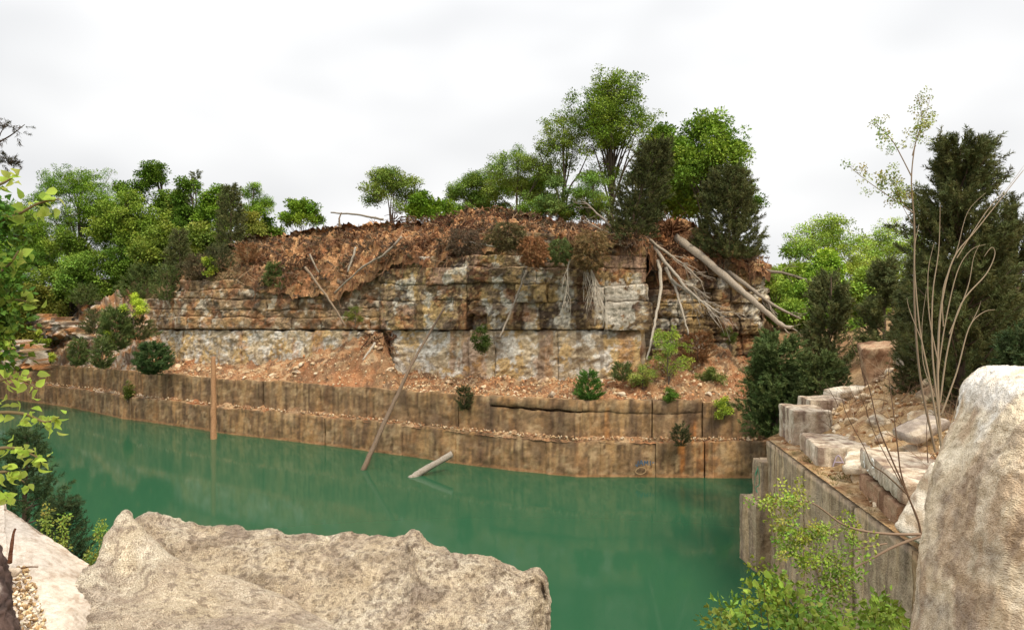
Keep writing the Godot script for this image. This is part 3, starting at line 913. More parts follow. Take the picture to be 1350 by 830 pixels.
	cedar("cedar_bush", "low olive bush above the orange soil pocket", gs, 112, 376, 402, 36, 78, CED_G, bush)
	cedar("cedar_bush", "olive bush in the hollow right of the grey outcrop", gs, 124, 412, 440, 32, 67, Color(0.12, 0.13, 0.055), bush)
	cedar("cedar_bush", "ragged dark bush at the far left of the slope, by the water wall", gs, 44, 452, 480, 36, 73, CED_G, bush)
	tree("leafy_shrub", "fresh green shrub on the slope under the yellow-green tiered tree", gs, 52, 434, 458, 30, 75, G_LIGHT, {"n": 60, "crown_from": 0.0, "clump": 0.6, "rooted": false, "lobes": 6, "category": "shrub"})
	tree("young_tree", "small bright lime-green sapling above the large cedar bush", gs, 176, 386, 432, 34, 63.5, Color(0.34, 0.46, 0.06), {"n": 90, "crown_from": 0.1, "clump": 0.55, "rooted": false, "lobes": 7, "category": "sapling"})
	tree("leafy_shrub", "light green shrub spilling down beside the large cedar bush", gs, 140, 432, 470, 18, 62.5, G_LIGHT, {"n": 60, "crown_from": 0.0, "clump": 0.5, "rooted": false, "lobes": 6, "category": "shrub"})
	tree("leafy_shrub", "tiny green shrub on the lip of the wall at far left", gs, 66, 464, 480, 12, 69, G_LIGHT, {"n": 30, "crown_from": 0.0, "clump": 0.5, "rooted": false, "lobes": 4, "category": "shrub"})
	tree("leafy_shrub", "green creeper hanging down a crack of the wall", "", 168, 500, 530, 12, 62.2, Color(0.09, 0.12, 0.03), {"n": 40, "crown_from": 0.0, "clump": 0.45, "rooted": false, "lobes": 5, "category": "shrub"})
	cedar("cedar_bush", "olive bush at the soil bank's left end under the spire cedar", gs, 288, 326, 362, 46, 61.5, Color(0.09, 0.095, 0.045), {"category": "bush", "shape": 0.4, "skirt": 0.4, "n": 420, "size": 0.7, "rooted": false})
	cedar("cedar_bush", "brownish bush on top of the thin-bedded rock, left of the spire cedar", gs, 262, 336, 370, 44, 62.5, Color(0.11, 0.09, 0.05), {"category": "bush", "shape": 0.4, "skirt": 0.4, "n": 380, "size": 0.7, "rooted": false})
	cedar("cedar_bush", "dark green bush on the rock lip right of the dim olive bush", gs, 220, 352, 396, 46, 65.5, CED_G, {"category": "bush", "shape": 0.4, "skirt": 0.4, "n": 420, "size": 0.75, "rooted": false})
	tree("leafy_shrub", "pale green shrub on the rock lip under the dark cone cedar", gs, 276, 340, 364, 24, 60.8, G_LIGHT, {"n": 50, "crown_from": 0.0, "clump": 0.5, "rooted": false, "lobes": 5, "category": "shrub"})
	cedar("cedar_bush", "dark bush clinging to the thin-bedded rock under the soil", "", 362, 350, 378, 26, 57.2, CED_G, bush)
	cedar("cedar_bush", "small dark bush right beside the one clinging under the soil", "", 378, 362, 384, 18, 57.0, CED_G, bush)
	# trees behind the soil bank
	var gc := "trees behind the soil bank"
	tree("broadleaf_tree", "round airy tree standing alone left of the middle", gc, 516, 218, 300, 80, 62, Color(0.14, 0.21, 0.05), {"n": 300, "lobes": 14, "clump": 0.75, "stems": 5, "crown_from": 0.2})
	tree("broadleaf_tree", "low round bush-like tree right of the airy lone tree", gc, 556, 252, 300, 54, 60, G_MID, {"n": 230, "lobes": 9, "clump": 0.8, "crown_from": 0.1})
	tree("broadleaf_tree", "green bushy tree left of the pale open tree", gc, 622, 226, 296, 66, 60, Color(0.15, 0.23, 0.05), {"n": 300, "lobes": 11, "clump": 0.8, "crown_from": 0.1})
	tree("broadleaf_tree", "pale open tree with thin stems in the middle", gc, 682, 194, 300, 92, 58, Color(0.17, 0.25, 0.06), {"n": 300, "lobes": 15, "clump": 0.75, "stems": 6, "crown_from": 0.25})
	tree("broadleaf_tree", "tallest green tree, its crown highest in the picture", gc, 808, 88, 300, 128, 56, Color(0.14, 0.215, 0.035), {"n": 640, "lobes": 24, "clump": 0.75, "crown_from": 0.2, "narrow": 1.3})
	tree("broadleaf_tree", "open leaning tree with bare limbs at the tallest tree's left side", gc, 742, 138, 298, 84, 57, Color(0.15, 0.22, 0.045), {"n": 260, "lobes": 18, "clump": 0.62, "stems": 8, "crown_from": 0.35})
	tree("broadleaf_tree", "small bluish-green sapling tree under the leaning open tree", gc, 736, 232, 296, 64, 53, Color(0.11, 0.18, 0.06), {"n": 170, "lobes": 11, "clump": 0.65, "crown_from": 0.15, "stems": 4})
	tree("broadleaf_tree", "light green undergrowth tree at the foot of the tallest tree", gc, 782, 222, 296, 60, 52, Color(0.15, 0.24, 0.05), {"n": 190, "lobes": 11, "clump": 0.7, "crown_from": 0.1})
	tree("broadleaf_tree", "dark green tree between the tallest tree and the bright one", gc, 872, 160, 300, 62, 60, G_DEEP, {"n": 330, "lobes": 10})
	tree("broadleaf_tree", "bright fresh green tree above the big fallen trunk", gc, 926, 148, 310, 128, 54, Color(0.16, 0.26, 0.045), {"n": 760, "lobes": 18, "clump": 0.85, "crown_from": 0.1, "narrow": 1.2})
	tree("broadleaf_tree", "green tree at the right end of the cliff top", gc, 970, 212, 320, 56, 52, Color(0.13, 0.21, 0.04), {"n": 280, "lobes": 10, "clump": 0.8, "crown_from": 0.1})
	tree("broadleaf_tree", "bright green tree joining the pale open tree and the leaning one", gc, 716, 214, 298, 70, 61, Color(0.14, 0.235, 0.04), {"n": 260, "lobes": 12, "clump": 0.75, "crown_from": 0.05})
	tree("broadleaf_tree", "low green tree closing the gap left of the pale open tree", gc, 652, 232, 296, 70, 63, Color(0.14, 0.23, 0.04), {"n": 250, "lobes": 11, "clump": 0.75, "crown_from": 0.0})
	tree("broadleaf_tree", "light green tree low between the tallest tree and the dark leaning cedar", gc, 846, 214, 300, 60, 58, Color(0.15, 0.25, 0.04), {"n": 250, "lobes": 11, "clump": 0.75, "crown_from": 0.0})
	tree("broadleaf_tree", "fresh green tree filling in behind the bright one above the fallen trunk", gc, 892, 196, 306, 80, 58, Color(0.16, 0.26, 0.045), {"n": 340, "lobes": 13, "clump": 0.8, "crown_from": 0.0})
	tree("leafy_shrub", "low green shrub on the skyline between the two middle trees", gc, 588, 262, 296, 46, 58, G_MID, {"n": 110, "lobes": 8, "clump": 0.6, "crown_from": 0.0, "category": "shrub"})
	tree("leafy_shrub", "low green shrub on the skyline under the bright joining tree", gc, 700, 262, 298, 60, 55, Color(0.14, 0.22, 0.04), {"n": 130, "lobes": 9, "clump": 0.6, "crown_from": 0.0, "category": "shrub"})
	tree("leafy_shrub", "low green shrub on the skyline at the tallest tree's foot", gc, 766, 264, 300, 56, 53, Color(0.15, 0.24, 0.04), {"n": 120, "lobes": 9, "clump": 0.6, "crown_from": 0.0, "category": "shrub"})
	cedar("cedar_tree", "dark leaning cedar on the soil bank before the tallest tree", "", 826, 186, 326, 62, 45.5, CED * 0.7, {"shape": 0.3, "n": 1500, "skirt": 0.12, "gaps": 0.35, "lean": Vector3(0.3, 0, 0), "size": 0.9, "rooted": false})
	cedar("cedar_tree", "broad dark cedar at the right end of the soil bank", "", 960, 224, 342, 84, 46.5, CED * 0.8, {"shape": 0.34, "n": 1800, "skirt": 0.12, "gaps": 0.3, "size": 0.9, "rooted": false})
	# shrubs on the bench and the cliff
	var gb := "small shrubs on the bench below the cliff"
	cedar("cedar_bush", "bright green young cedar bush on the bench lip", gb, 776, 490, 528, 36, 41.2, Color(0.075, 0.17, 0.03), {"category": "bush", "shape": 0.55, "skirt": 0.25, "n": 420, "size": 0.55, "rooted": false})
	cedar("cedar_bush", "small dark cedar bush at the cliff foot right of the bright one", gb, 820, 480, 503, 26, 43, CED_G, {"category": "bush", "shape": 0.4, "skirt": 0.3, "n": 200, "size": 0.55, "rooted": false})
	cedar("cedar_bush", "little dark bush growing at the wide crack of the bench", gb, 612, 510, 540, 20, 43.6, Color(0.06, 0.07, 0.03), {"category": "bush", "shape": 0.4, "skirt": 0.4, "n": 180, "size": 0.5, "rooted": false})
	tree("young_tree", "tiered light green sapling on the talus under the fallen trunks", "", 884, 430, 526, 76, 42.6, Color(0.21, 0.30, 0.06), {"n": 110, "crown_from": 0.3, "clump": 0.36, "lobes": 12, "category": "sapling", "rooted": false, "trunk": 0.05})
	tree("leafy_shrub", "pale green shrub left of the tiered sapling", gb, 848, 478, 512, 44, 42.4, Color(0.2, 0.26, 0.07), {"n": 70, "crown_from": 0.0, "clump": 0.4, "lobes": 8, "category": "shrub", "rooted": false})
	tree("leafy_shrub", "small deep green shrub at the sapling's foot on the bench lip", gb, 884, 512, 532, 16, 40.6, Color(0.08, 0.16, 0.03), {"n": 40, "crown_from": 0.0, "clump": 0.4, "lobes": 5, "category": "shrub", "rooted": false})
	tree("leafy_shrub", "sparse green shrub high on the talus right of the sapling", gb, 938, 486, 512, 40, 43, Color(0.12, 0.16, 0.05), {"n": 60, "crown_from": 0.0, "clump": 0.4, "lobes": 8, "category": "shrub", "rooted": false})
	tree("leafy_shrub", "yellow-green trailing shrub over the bench lip near the right cedars", gb, 955, 524, 552, 26, 40.2, G_LIGHT, {"n": 40, "crown_from": 0.0, "clump": 0.38, "lobes": 6, "category": "shrub", "rooted": false})
	cedar("cedar_bush", "dark bush hanging on the lower bench step at right", gb, 898, 562, 588, 22, 39.3, Color(0.06, 0.07, 0.03), {"category": "bush", "shape": 0.4, "skirt": 0.4, "n": 160, "size": 0.5, "rooted": false})
	tree("leafy_shrub", "dark green shrub in the small cave of the parting", "", 636, 430, 464, 28, 45.3, Color(0.06, 0.09, 0.025), {"n": 70, "crown_from": 0.0, "clump": 0.4, "lobes": 7, "category": "shrub", "rooted": false})
	tree("leafy_shrub", "green creeper on the rock between the two leaning poles", "", 468, 404, 430, 30, 51.6, Color(0.1, 0.13, 0.03), {"n": 50, "crown_from": 0.0, "clump": 0.35, "lobes": 7, "category": "shrub", "rooted": false})
	tree("leafy_shrub", "green plant growing in the crevice at the cliff's right end", "", 962, 430, 458, 20, 45.2, Color(0.08, 0.11, 0.03), {"n": 40, "crown_from": 0.0, "clump": 0.35, "lobes": 5, "category": "shrub", "rooted": false})
	# dead cedars and brush hanging over the lip of the cliff
	var gd := "dead bushes hanging over the cliff lip"
	cedar("dead_bush", "rust-brown dead cedar bush hanging like a ball over the lip", gd, 704, 310, 350, 36, 43.2, RUST, {"category": "bush", "shape": 0.3, "skirt": 0.4, "n": 480, "size": 0.6, "rooted": false, "weep": true})
	cedar("dead_bush", "large yellow-brown dead bush above the white hanging branches", gd, 780, 303, 352, 52, 43.0, Color(0.22, 0.155, 0.07), {"category": "bush", "shape": 0.3, "skirt": 0.4, "n": 640, "size": 0.6, "rooted": false, "weep": true})
	cedar("dead_bush", "small green cedar bush between the two dead bushes", gd, 738, 314, 344, 32, 43.4, CED_G, {"category": "bush", "shape": 0.3, "skirt": 0.4, "n": 300, "size": 0.55, "rooted": false, "weep": true})
	cedar("dead_bush", "olive and brown brush mat above the thin white stick", gd, 668, 292, 326, 54, 43.6, Color(0.12, 0.1, 0.045), {"category": "bush", "shape": 0.3, "skirt": 0.4, "n": 520, "size": 0.6, "rooted": false, "weep": true})
	cedar("dead_bush", "grey-brown tangle of brush at the left end of the thin white stick", gd, 612, 300, 332, 50, 44.2, Color(0.13, 0.095, 0.065), {"category": "bush", "shape": 0.3, "skirt": 0.4, "n": 420, "size": 0.6, "rooted": false, "weep": true})
	cedar("dead_bush", "reddish dead bush beside the spire cedar on the bank", gd, 326, 322, 346, 30, 59.5, RUST * 0.8, {"category": "bush", "shape": 0.3, "skirt": 0.4, "n": 260, "size": 0.6, "rooted": false})
	cedar("dead_bush", "rusty dead brush heaped under the fallen trunks' ends", gd, 920, 440, 478, 52, 44.2, RUST * 0.75, {"category": "bush", "shape": 0.3, "skirt": 0.4, "n": 380, "size": 0.6, "rooted": false})
	# the right-hand wood
	var gr := "trees of the wood on the right bank"
	var pale := Color(0.24, 0.34, 0.075)
	tree("broadleaf_tree", "pale green airy tree right of the cliff end", gr, 1102, 274, 420, 116, 62, pale, {"n": 520, "lobes": 18, "clump": 0.8, "crown_from": 0.1, "stems": 5})
	tree("broadleaf_tree", "pale yellowish tree next to the tall thin sapling", gr, 1170, 284, 420, 112, 66, pale, {"n": 480, "lobes": 17, "clump": 0.8, "crown_from": 0.1, "stems": 5})
	tree("broadleaf_tree", "bright green round tree low beyond the fallen trunk's end", gr, 1088, 328, 430, 66, 54, Color(0.22, 0.36, 0.06), {"n": 330, "lobes": 12, "clump": 0.8, "crown_from": 0.0})
	tree("broadleaf_tree", "fresh green tree just right of the cliff corner", gr, 1040, 312, 430, 82, 56, Color(0.2, 0.31, 0.06), {"n": 400, "lobes": 12, "clump": 0.8, "crown_from": 0.0})
	tree("broadleaf_tree", "light green tree behind the slim dark cedar", gr, 1144, 352, 440, 70, 52, Color(0.19, 0.3, 0.06), {"n": 300, "lobes": 12, "clump": 0.8, "crown_from": 0.0})
	tree("broadleaf_tree", "bright green tree glimpsed low between the dark cedars", gr, 1130, 420, 480, 50, 44, Color(0.2, 0.32, 0.06), {"n": 200, "lobes": 8, "clump": 0.7, "crown_from": 0.0})
	tree("broadleaf_tree", "yellow-green tree tucked against the cliff's right corner", gr, 1022, 344, 450, 60, 50, Color(0.2, 0.3, 0.06), {"n": 260, "lobes": 11, "clump": 0.7, "crown_from": 0.0})
	tree("broadleaf_tree", "green tree behind the thickest fallen trunk's tip", gr, 1062, 366, 460, 76, 47, Color(0.17, 0.28, 0.05), {"n": 300, "lobes": 12, "clump": 0.7, "crown_from": 0.0})
	cedar("cedar_tree", "dark cone-shaped cedar below the bright round tree", gr, 1096, 352, 530, 96, 37, CED, {"shape": 0.6, "n": 1900, "boughs": 60, "size": 0.8})
	cedar("cedar_tree", "slim dark cedar in front of the pale yellowish tree", gr, 1166, 334, 530, 78, 34, CED, {"shape": 0.6, "n": 1700, "boughs": 60, "size": 0.75})
	cedar("cedar_tree", "low dense green cedar at the corner above the water", gr, 1024, 438, 586, 92, 31.5, Color(0.105, 0.15, 0.05), {"shape": 0.4, "n": 3000, "boughs": 110, "size": 0.7})
	cedar("cedar_tree", "low dark cedar right behind the cut blocks", gr, 1078, 470, 560, 84, 30.5, Color(0.105, 0.14, 0.05), {"shape": 0.4, "n": 1400, "gaps": 0.3, "size": 0.7})
	cedar("cedar_tree", "dark cedar behind the big standing block", gr, 1210, 372, 520, 82, 29, CED * 0.9, {"shape": 0.5, "n": 1700, "gaps": 0.3, "size": 0.7})
	cedar("cedar_tree", "tall ragged dark cedar, largest tree on the right bank", gr, 1266, 172, 545, 158, 20, CED * 0.9, {"shape": 0.36, "n": 4600, "boughs": 130, "size": 0.55, "trunk": 0.14, "skirt": 0.3})
	cedar("cedar_tree", "dark cedar filling the right frame edge behind the pale boulder", gr, 1340, 258, 530, 110, 23, CED, {"shape": 0.4, "n": 2600, "boughs": 64, "size": 0.6})
	cedar("cedar_tree", "low dark cedar between the tall ragged cedar and the slim one", gr, 1226, 330, 540, 80, 24, CED * 0.85, {"shape": 0.4, "n": 2000, "gaps": 0.35, "size": 0.6})
	cedar("cedar_tree", "low brownish cedar right above the pale boulder", gr, 1300, 360, 540, 90, 21.5, CED, {"shape": 0.35, "n": 2000, "gaps": 0.35, "size": 0.6})
	cedar("cedar_bush", "green juniper bush peeping over the pale boulder", gr, 1346, 440, 500, 44, 15, Color(0.06, 0.09, 0.035), {"category": "bush", "shape": 0.3, "n": 420, "gaps": 0.35, "size": 0.45})

# ---------- rocks and blocks
func rock_mesh(sd: int, squash := Vector3.ONE, cuts := 11, nu := 26, nv := 15, rough := 0.06) -> ArrayMesh:
	var r := RandomNumberGenerator.new()
	r.seed = sd
	var planes := []
	for i in cuts:
		planes.append([Vector3(r.randfn(), r.randfn(), r.randfn()).normalized(), r.randf_range(0.42, 0.78)])
	var mb := MB.new()
	for j in nv + 1:
		for i in nu + 1:
			var a := TAU * (i % nu) / nu
			var e := PI * (float(j) / nv - 0.5)
			var dir := Vector3(cos(e) * cos(a), sin(e), -cos(e) * sin(a))
			var k := 1.0
			for p in planes:
				var t: float = dir.dot(p[0])
				if t > 0.05: k = minf(k, p[1] / t)
			k *= 1.0 + rough * nz.get_noise_3dv(dir * 3.0 + Vector3(sd, 0, 0)) + rough * 0.6 * nz2.get_noise_3dv(dir * 8.0)
			mb.vert(dir * k * squash)
	mb.lattice(0, nu + 1, nv + 1)
	return mb.mesh()
func tinted(base_mesh: ArrayMesh, paint: Callable, tr: Transform3D) -> ArrayMesh:   # a copy with stone colours by its place
	var arr := base_mesh.surface_get_arrays(0)
	var c := PackedColorArray()
	for v in arr[Mesh.ARRAY_VERTEX]: c.append(paint.call(tr * v))
	arr[Mesh.ARRAY_COLOR] = c
	var m := ArrayMesh.new()
	m.add_surface_from_arrays(Mesh.PRIMITIVE_TRIANGLES, arr)
	return m
# a sawn block: half sizes h, worn edges, drill grooves down its sides
func block_mesh(h: Vector3, at: Transform3D, paint: Callable, round := 0.06, groove := 0.015, rough := 0.05, step := 0.09) -> ArrayMesh:
	var mb := MB.new()
	for f in 6:
		var ax := f / 2
		var sg := 1.0 if f % 2 == 0 else -1.0
		var n := Vector3.ZERO; n[ax] = sg
		var u := Vector3.ZERO; u[(ax + 1) % 3] = 1.0
		var w := Vector3.ZERO; w[(ax + 2) % 3] = sg
		var nu := clampi(int(2.0 * h[(ax + 1) % 3] / step), 6, 40)
		var nv := clampi(int(2.0 * h[(ax + 2) % 3] / step), 6, 40)
		var n0 := mb.v.size()
		for j in nv + 1:
			for i in nu + 1:
				var c := n + u * (2.0 * i / nu - 1.0) + w * (2.0 * j / nv - 1.0)
				var p := c * h
				var core := p.clamp(-(h - Vector3.ONE * round), h - Vector3.ONE * round)
				var out := (p - core).normalized()
				p = core + out * round
				var q := at * p
				p += out * (fb(q, 1.1) * rough + fb2(q, 4.0) * rough * 0.5)
				if ax != 1 and groove > 0.0:
					var s: float = p.x if ax == 2 else p.z
					p += out * groove * absf(sin(s * 14.0))
				mb.vert(p, paint.call(at * p))
		# u across, w up the face; front faces run clockwise
		for j in nv:
			for i in nu:
				var a := n0 + j * (nu + 1) + i
				mb.quad(a, a + nu + 1, a + nu + 2, a + 1)
	return mb.mesh()
func block(called: String, label: String, category: String, at: Vector3, size: Vector3, turn: Vector3, paint: Callable, o := {}) -> MeshInstance3D:
	var tr := Transform3D(Basis.from_euler(turn), at)
	var m := put(called, block_mesh(size * 0.5, tr, paint, o.get("round", 0.06), o.get("groove", 0.012), o.get("rough", 0.05), o.get("step", 0.08)), M.block)
	m.transform = tr
	tag(m, label, category, o.get("group", ""))
	return m
func col_pale(p: Vector3) -> Color:
	var c := L(240, 228, 208)
	c = stain(c, L(186, 164, 136), ss(0.0, 0.3, fb(p, 1.2)) * 0.8)
	c = stain(c, L(150, 122, 98), ss(0.15, 0.35, fb2(p, 2.4)) * 0.7)
	return c
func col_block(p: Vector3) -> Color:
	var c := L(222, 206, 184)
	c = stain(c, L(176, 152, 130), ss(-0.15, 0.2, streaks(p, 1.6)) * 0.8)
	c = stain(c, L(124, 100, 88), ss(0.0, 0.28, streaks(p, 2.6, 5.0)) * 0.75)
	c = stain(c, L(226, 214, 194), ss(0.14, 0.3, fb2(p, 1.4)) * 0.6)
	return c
func col_brown(p: Vector3) -> Color:
	var c := L(182, 148, 120)
	c = stain(c, L(124, 92, 72), ss(-0.1, 0.25, fb(p, 1.1)) * 0.9)
	c = stain(c, L(190, 166, 136), ss(0.12, 0.3, fb2(p, 1.7)) * 0.7)
	return c
func col_rock(p: Vector3) -> Color:
	var c := L(222, 198, 164)
	c = stain(c, L(156, 126, 100), ss(-0.1, 0.25, fb(p, 0.9)) * 0.9)
	c = stain(c, L(226, 214, 194), ss(0.1, 0.3, fb2(p, 1.3)) * 0.7)
	c = stain(c, L(112, 96, 84), ss(0.2, 0.4, fb(p + Vector3(4, 4, 4), 1.6)) * 0.7)
	return c
func col_boulder(p: Vector3) -> Color:
	var c := L(226, 213, 191)
	c = stain(c, L(208, 190, 166), ss(-0.1, 0.25, fb(p, 1.1)) * 0.8)
	c = stain(c, L(234, 216, 186), ss(0.05, 0.3, fb2(p, 1.6)) * 0.5)
	c = stain(c, L(170, 152, 138), ss(0.16, 0.34, fb(p + Vector3(3, 3, 30), 1.6)) * 0.5)
	c = stain(c, L(140, 122, 108), ss(0.2, 0.34, fb2(p, 12.0)) * 0.6)
	return c
func col_boulder_back(p: Vector3) -> Color:
	var c := col_boulder(p)
	c = stain(c, L(208, 190, 162), ss(-0.1, 0.2, fb(p, 2.1)) * 0.6)
	c = stain(c, L(140, 124, 110), ss(0.1, 0.3, fb2(p + Vector3(1, 6, 1), 3.2)) * 0.45)
	c = stain(c, L(112, 96, 84), ss(0.14, 0.26, fb(p, 18.0)) * 0.6)
	return c
func col_right_boulder(p: Vector3) -> Color:
	var q := p * Vector3(1, 0.45, 1)
	var c := L(238, 222, 194)
	c = stain(c, L(204, 178, 150), ss(-0.02, 0.2, fb(q, 4.0)) * 0.7)
	c = stain(c, L(244, 232, 208), ss(0.05, 0.25, fb2(q, 5.0)) * 0.7)
	c = stain(c, L(156, 136, 120), ss(0.14, 0.28, fb(q + Vector3(9, 0, 3), 7.0)) * 0.5)
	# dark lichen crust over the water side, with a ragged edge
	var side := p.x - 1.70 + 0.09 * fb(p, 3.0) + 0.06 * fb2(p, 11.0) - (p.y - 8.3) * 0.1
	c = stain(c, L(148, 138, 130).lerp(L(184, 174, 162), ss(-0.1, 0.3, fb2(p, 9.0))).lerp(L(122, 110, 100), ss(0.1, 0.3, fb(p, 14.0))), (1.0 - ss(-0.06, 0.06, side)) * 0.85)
	c = stain(c, L(250, 246, 238), ss(0.0, 0.2, p.y - 8.5 + 0.35 * fb(p, 2.6) + 0.12 * fb2(p, 9.0)) * ss(-0.02, 0.06, side) * 0.9)  # bleached stone, whitened further to paint in the overexposed light at the top
	return c
func col_slab(p: Vector3) -> Color:
	var c := L(216, 203, 188)
	c = stain(c, L(196, 180, 164), ss(0.0, 0.3, fb(p, 1.6)) * 0.7)
	c = stain(c, L(178, 156, 136), ss(0.26, 0.36, fb2(p, 9.0)) * 0.6)
	return c

# a surface drawn through rows of control points [px, py, depth]
func loft(rows: Array, nu: int, nv: int, amp: float, f: float, paint: Callable) -> ArrayMesh:
	var R := []
	for r in rows:
		var pts := []
		for k in r: pts.append(P(k[0], k[1], k[2]))
		R.append(pts)
	var g := []
	for j in nv + 1:
		var tj := float(j) / nv * (R.size() - 1)
		var b := mini(int(tj), R.size() - 2)
		var line := []
		for i in nu + 1:
			var ti: float = float(i) / nu * (R[0].size() - 1)
			var a := mini(int(ti), R[0].size() - 2)
			var col := []
			for rr in [maxi(b - 1, 0), b, b + 1, mini(b + 2, R.size() - 1)]:
				var q: Array = R[rr]
				col.append(q[a].cubic_interpolate(q[a + 1], q[maxi(a - 1, 0)], q[mini(a + 2, q.size() - 1)], ti - a))
			line.append(col[1].cubic_interpolate(col[2], col[0], col[3], tj - b))
		g.append(line)
	var mb := MB.new()
	for j in nv + 1:
		for i in nu + 1:
			var p: Vector3 = g[j][i]
			var du: Vector3 = g[j][mini(i + 1, nu)] - g[j][maxi(i - 1, 0)]
			var dv: Vector3 = g[mini(j + 1, nv)][i] - g[maxi(j - 1, 0)][i]
			var n := du.cross(dv).normalized()
			var w := fb(p, f) * amp + fb2(p, f * 3.1) * amp * 0.5 + fb(p + Vector3(7, 7, 7), f * 9.0) * amp * 0.22 - maxf(0.0, fb2(p, f * 6.0) - 0.12) * amp * 0.9
			mb.vert(p + n * w, paint.call(p))
	mb.lattice(0, nu + 1, nv + 1)
	return mb.mesh()

func make_foreground() -> void:
	var b := base("boulder", P(400, 830, 4.4) + Vector3(0, -0.6, 0))
	tag(b, "huge pitted tan boulder with a pointed fin, lying before the green water", "boulder")
	var rx := [112, 128, 141, 164, 184, 214, 250, 320, 385, 440]
	var ry := [748, 738, 703, 673, 693, 725, 745, 764, 792, 828]
	var rd := [4.3, 4.4, 4.55, 4.75, 4.65, 4.55, 4.5, 4.4, 4.25, 4.1]
	var m1y := [770, 760, 740, 716, 732, 754, 772, 790, 814, 846]
	var m1x := [98, 120, 137, 165, 190, 221, 256, 322, 388, 444]
	var m2x := [70, 100, 128, 165, 200, 236, 278, 334, 394, 452]
	var m2y := [804, 800, 790, 778, 784, 796, 806, 818, 838, 868]
	var fx := [24, 74, 116, 165, 212, 254, 304, 352, 408, 466]
	var rows := [[], [], [], [], [], [], []]
	for i in 10:
		rows[0].append([fx[i], 1020, 2.9])
		rows[1].append([fx[i], 842, 3.55])
		rows[2].append([m2x[i], m2y[i], rd[i] - 0.55])
		rows[3].append([m1x[i], m1y[i], rd[i] - 0.24])
		rows[4].append([rx[i], ry[i], rd[i]])
		rows[5].append([rx[i] + 2, ry[i] + 26, rd[i] + 0.14])
		rows[6].append([rx[i], ry[i] + 190, rd[i] + 0.3])
	var lobe := put("front_lobe", loft(rows, 190, 140, 0.02, 2.4, col_boulder), M.boulder, b)
	lobe.position = -b.position
	var top := [[174, 700], [186, 691], [197, 688], [210, 690], [230, 695], [262, 704], [300, 704], [330, 709], [360, 707], [380, 715], [400, 714], [430, 716], [455, 714], [480, 717], [510, 720], [530, 719], [538, 712], [546, 709], [554, 714], [562, 722], [580, 731], [600, 739], [625, 741], [650, 743], [668, 750], [688, 763], [700, 757], [710, 757], [717, 768], [721, 792], [722, 840]]
	var r2 := [[], [], [], [], [], [], []]
	for i in top.size():
		var x: float = top[i][0]
		var y: float = top[i][1]
		var d := 5.45 - 0.25 * absf(x - 400.0) / 320.0
		var e := ss(700, 722, x)
		r2[0].append([lerpf(x, 716, 0.3 * e), 1040, 3.5 + e * 0.8])
		r2[1].append([x, maxf(856, y + 6), 4.34 + e * 0.4])
		r2[2].append([x, lerpf(850, y, 0.4), 4.7 + e * 0.25])
		r2[3].append([x, lerpf(850, y, 0.8), 5.02 + e * 0.15])
		r2[4].append([x, y, d - 0.1])
		r2[5].append([x, y + 14, d + 0.2])
		r2[6].append([x, y + 260, d + 0.45])
	var slab := put("back_lobe", loft(r2, 340, 150, 0.04, 2.2, col_boulder_back), M.boulder, b)
	slab.position = -b.position
	# the tall boulder at the right edge
	var ys := [1050, 830, 750, 690, 640, 606, 580, 556, 530, 508, 494, 487, 484, 488, 520]
	var lf := [1198, 1205, 1212, 1219, 1227, 1236, 1248, 1260, 1266, 1273, 1283, 1294, 1306, 1322, 1330]
	var cr := [1262, 1274, 1284, 1290, 1296, 1300, 1303, 1306, 1308, 1308, 1310, 1315, 1322, 1334, 1340]
	var bk := [0.0, 0.0, 0.0, 0.0, 0.02, 0.05, 0.08, 0.1, 0.14, 0.2, 0.3, 0.4, 0.6, 1.0, 1.4]
	var r3 := []
	for j in ys.size():
		var y: float = ys[j]
		r3.append([[lf[j] + 16, y + 4, 3.7 + bk[j]], [lf[j] + 3, y, 3.3 + bk[j]], [lf[j], y, 3.05 + bk[j]], [lerpf(lf[j], cr[j], 0.5), y, 2.86 + bk[j]], [cr[j], y, 2.7 + bk[j]], [lerpf(cr[j], 1400, 0.4), y, 2.56 + bk[j]], [1400, y, 2.48 + bk[j]], [1500, y, 2.46 + bk[j]], [1590, y, 2.6 + bk[j]], [1640, y, 3.1 + bk[j] * 0.6], [1500, y, 3.9 + bk[j] * 0.3], [1350, y, 4.1 + bk[j] * 0.2], [lf[j] + 16, y + 4, 3.72 + bk[j]]])
	var lid := []
	for k in r3[0].size(): lid.append([1400 + k, 512, 3.75])
	r3.append(lid)
	var rb := put("boulder", loft(r3, 230, 210, 0.018, 3.0, col_right_boulder), M.boulder_smooth)
	tag(rb, "tall upright boulder with bleached top, partly painted as strong light, and dark lichen side, cut by the right frame edge", "boulder")
	# the smooth pale slab at the left
	var sl := [
		[[-420, 1000, 2.6], [-40, 1000, 2.6], [20, 1000, 2.7], [70, 1000, 2.8], [110, 1000, 3.0]],
		[[-420, 840, 3.3], [-40, 840, 3.3], [20, 840, 3.35], [80, 840, 3.4], [124, 842, 3.7]],
		[[-420, 770, 3.8], [-40, 772, 3.8], [20, 775, 3.8], [80, 782, 3.85], [124, 790, 4.0]],
		[[-420, 650, 4.9], [-40, 664, 4.8], [8, 680, 4.7], [58, 712, 4.55], [116, 750, 4.4]],
		[[-420, 646, 5.0], [-40, 660, 4.9], [14, 683, 4.78], [64, 715, 4.62], [118, 753, 4.46]],
		[[-420, 720, 5.05], [-40, 735, 4.95], [18, 760, 4.82], [66, 790, 4.65], [118, 830, 4.5]],
		[[-420, 900, 5.05], [-40, 905, 4.95], [18, 930, 4.82], [66, 960, 4.65], [118, 1000, 4.5]]]
	var s := put("stone_slab", loft(sl, 70, 110, 0.014, 2.0, col_slab), M.slab)
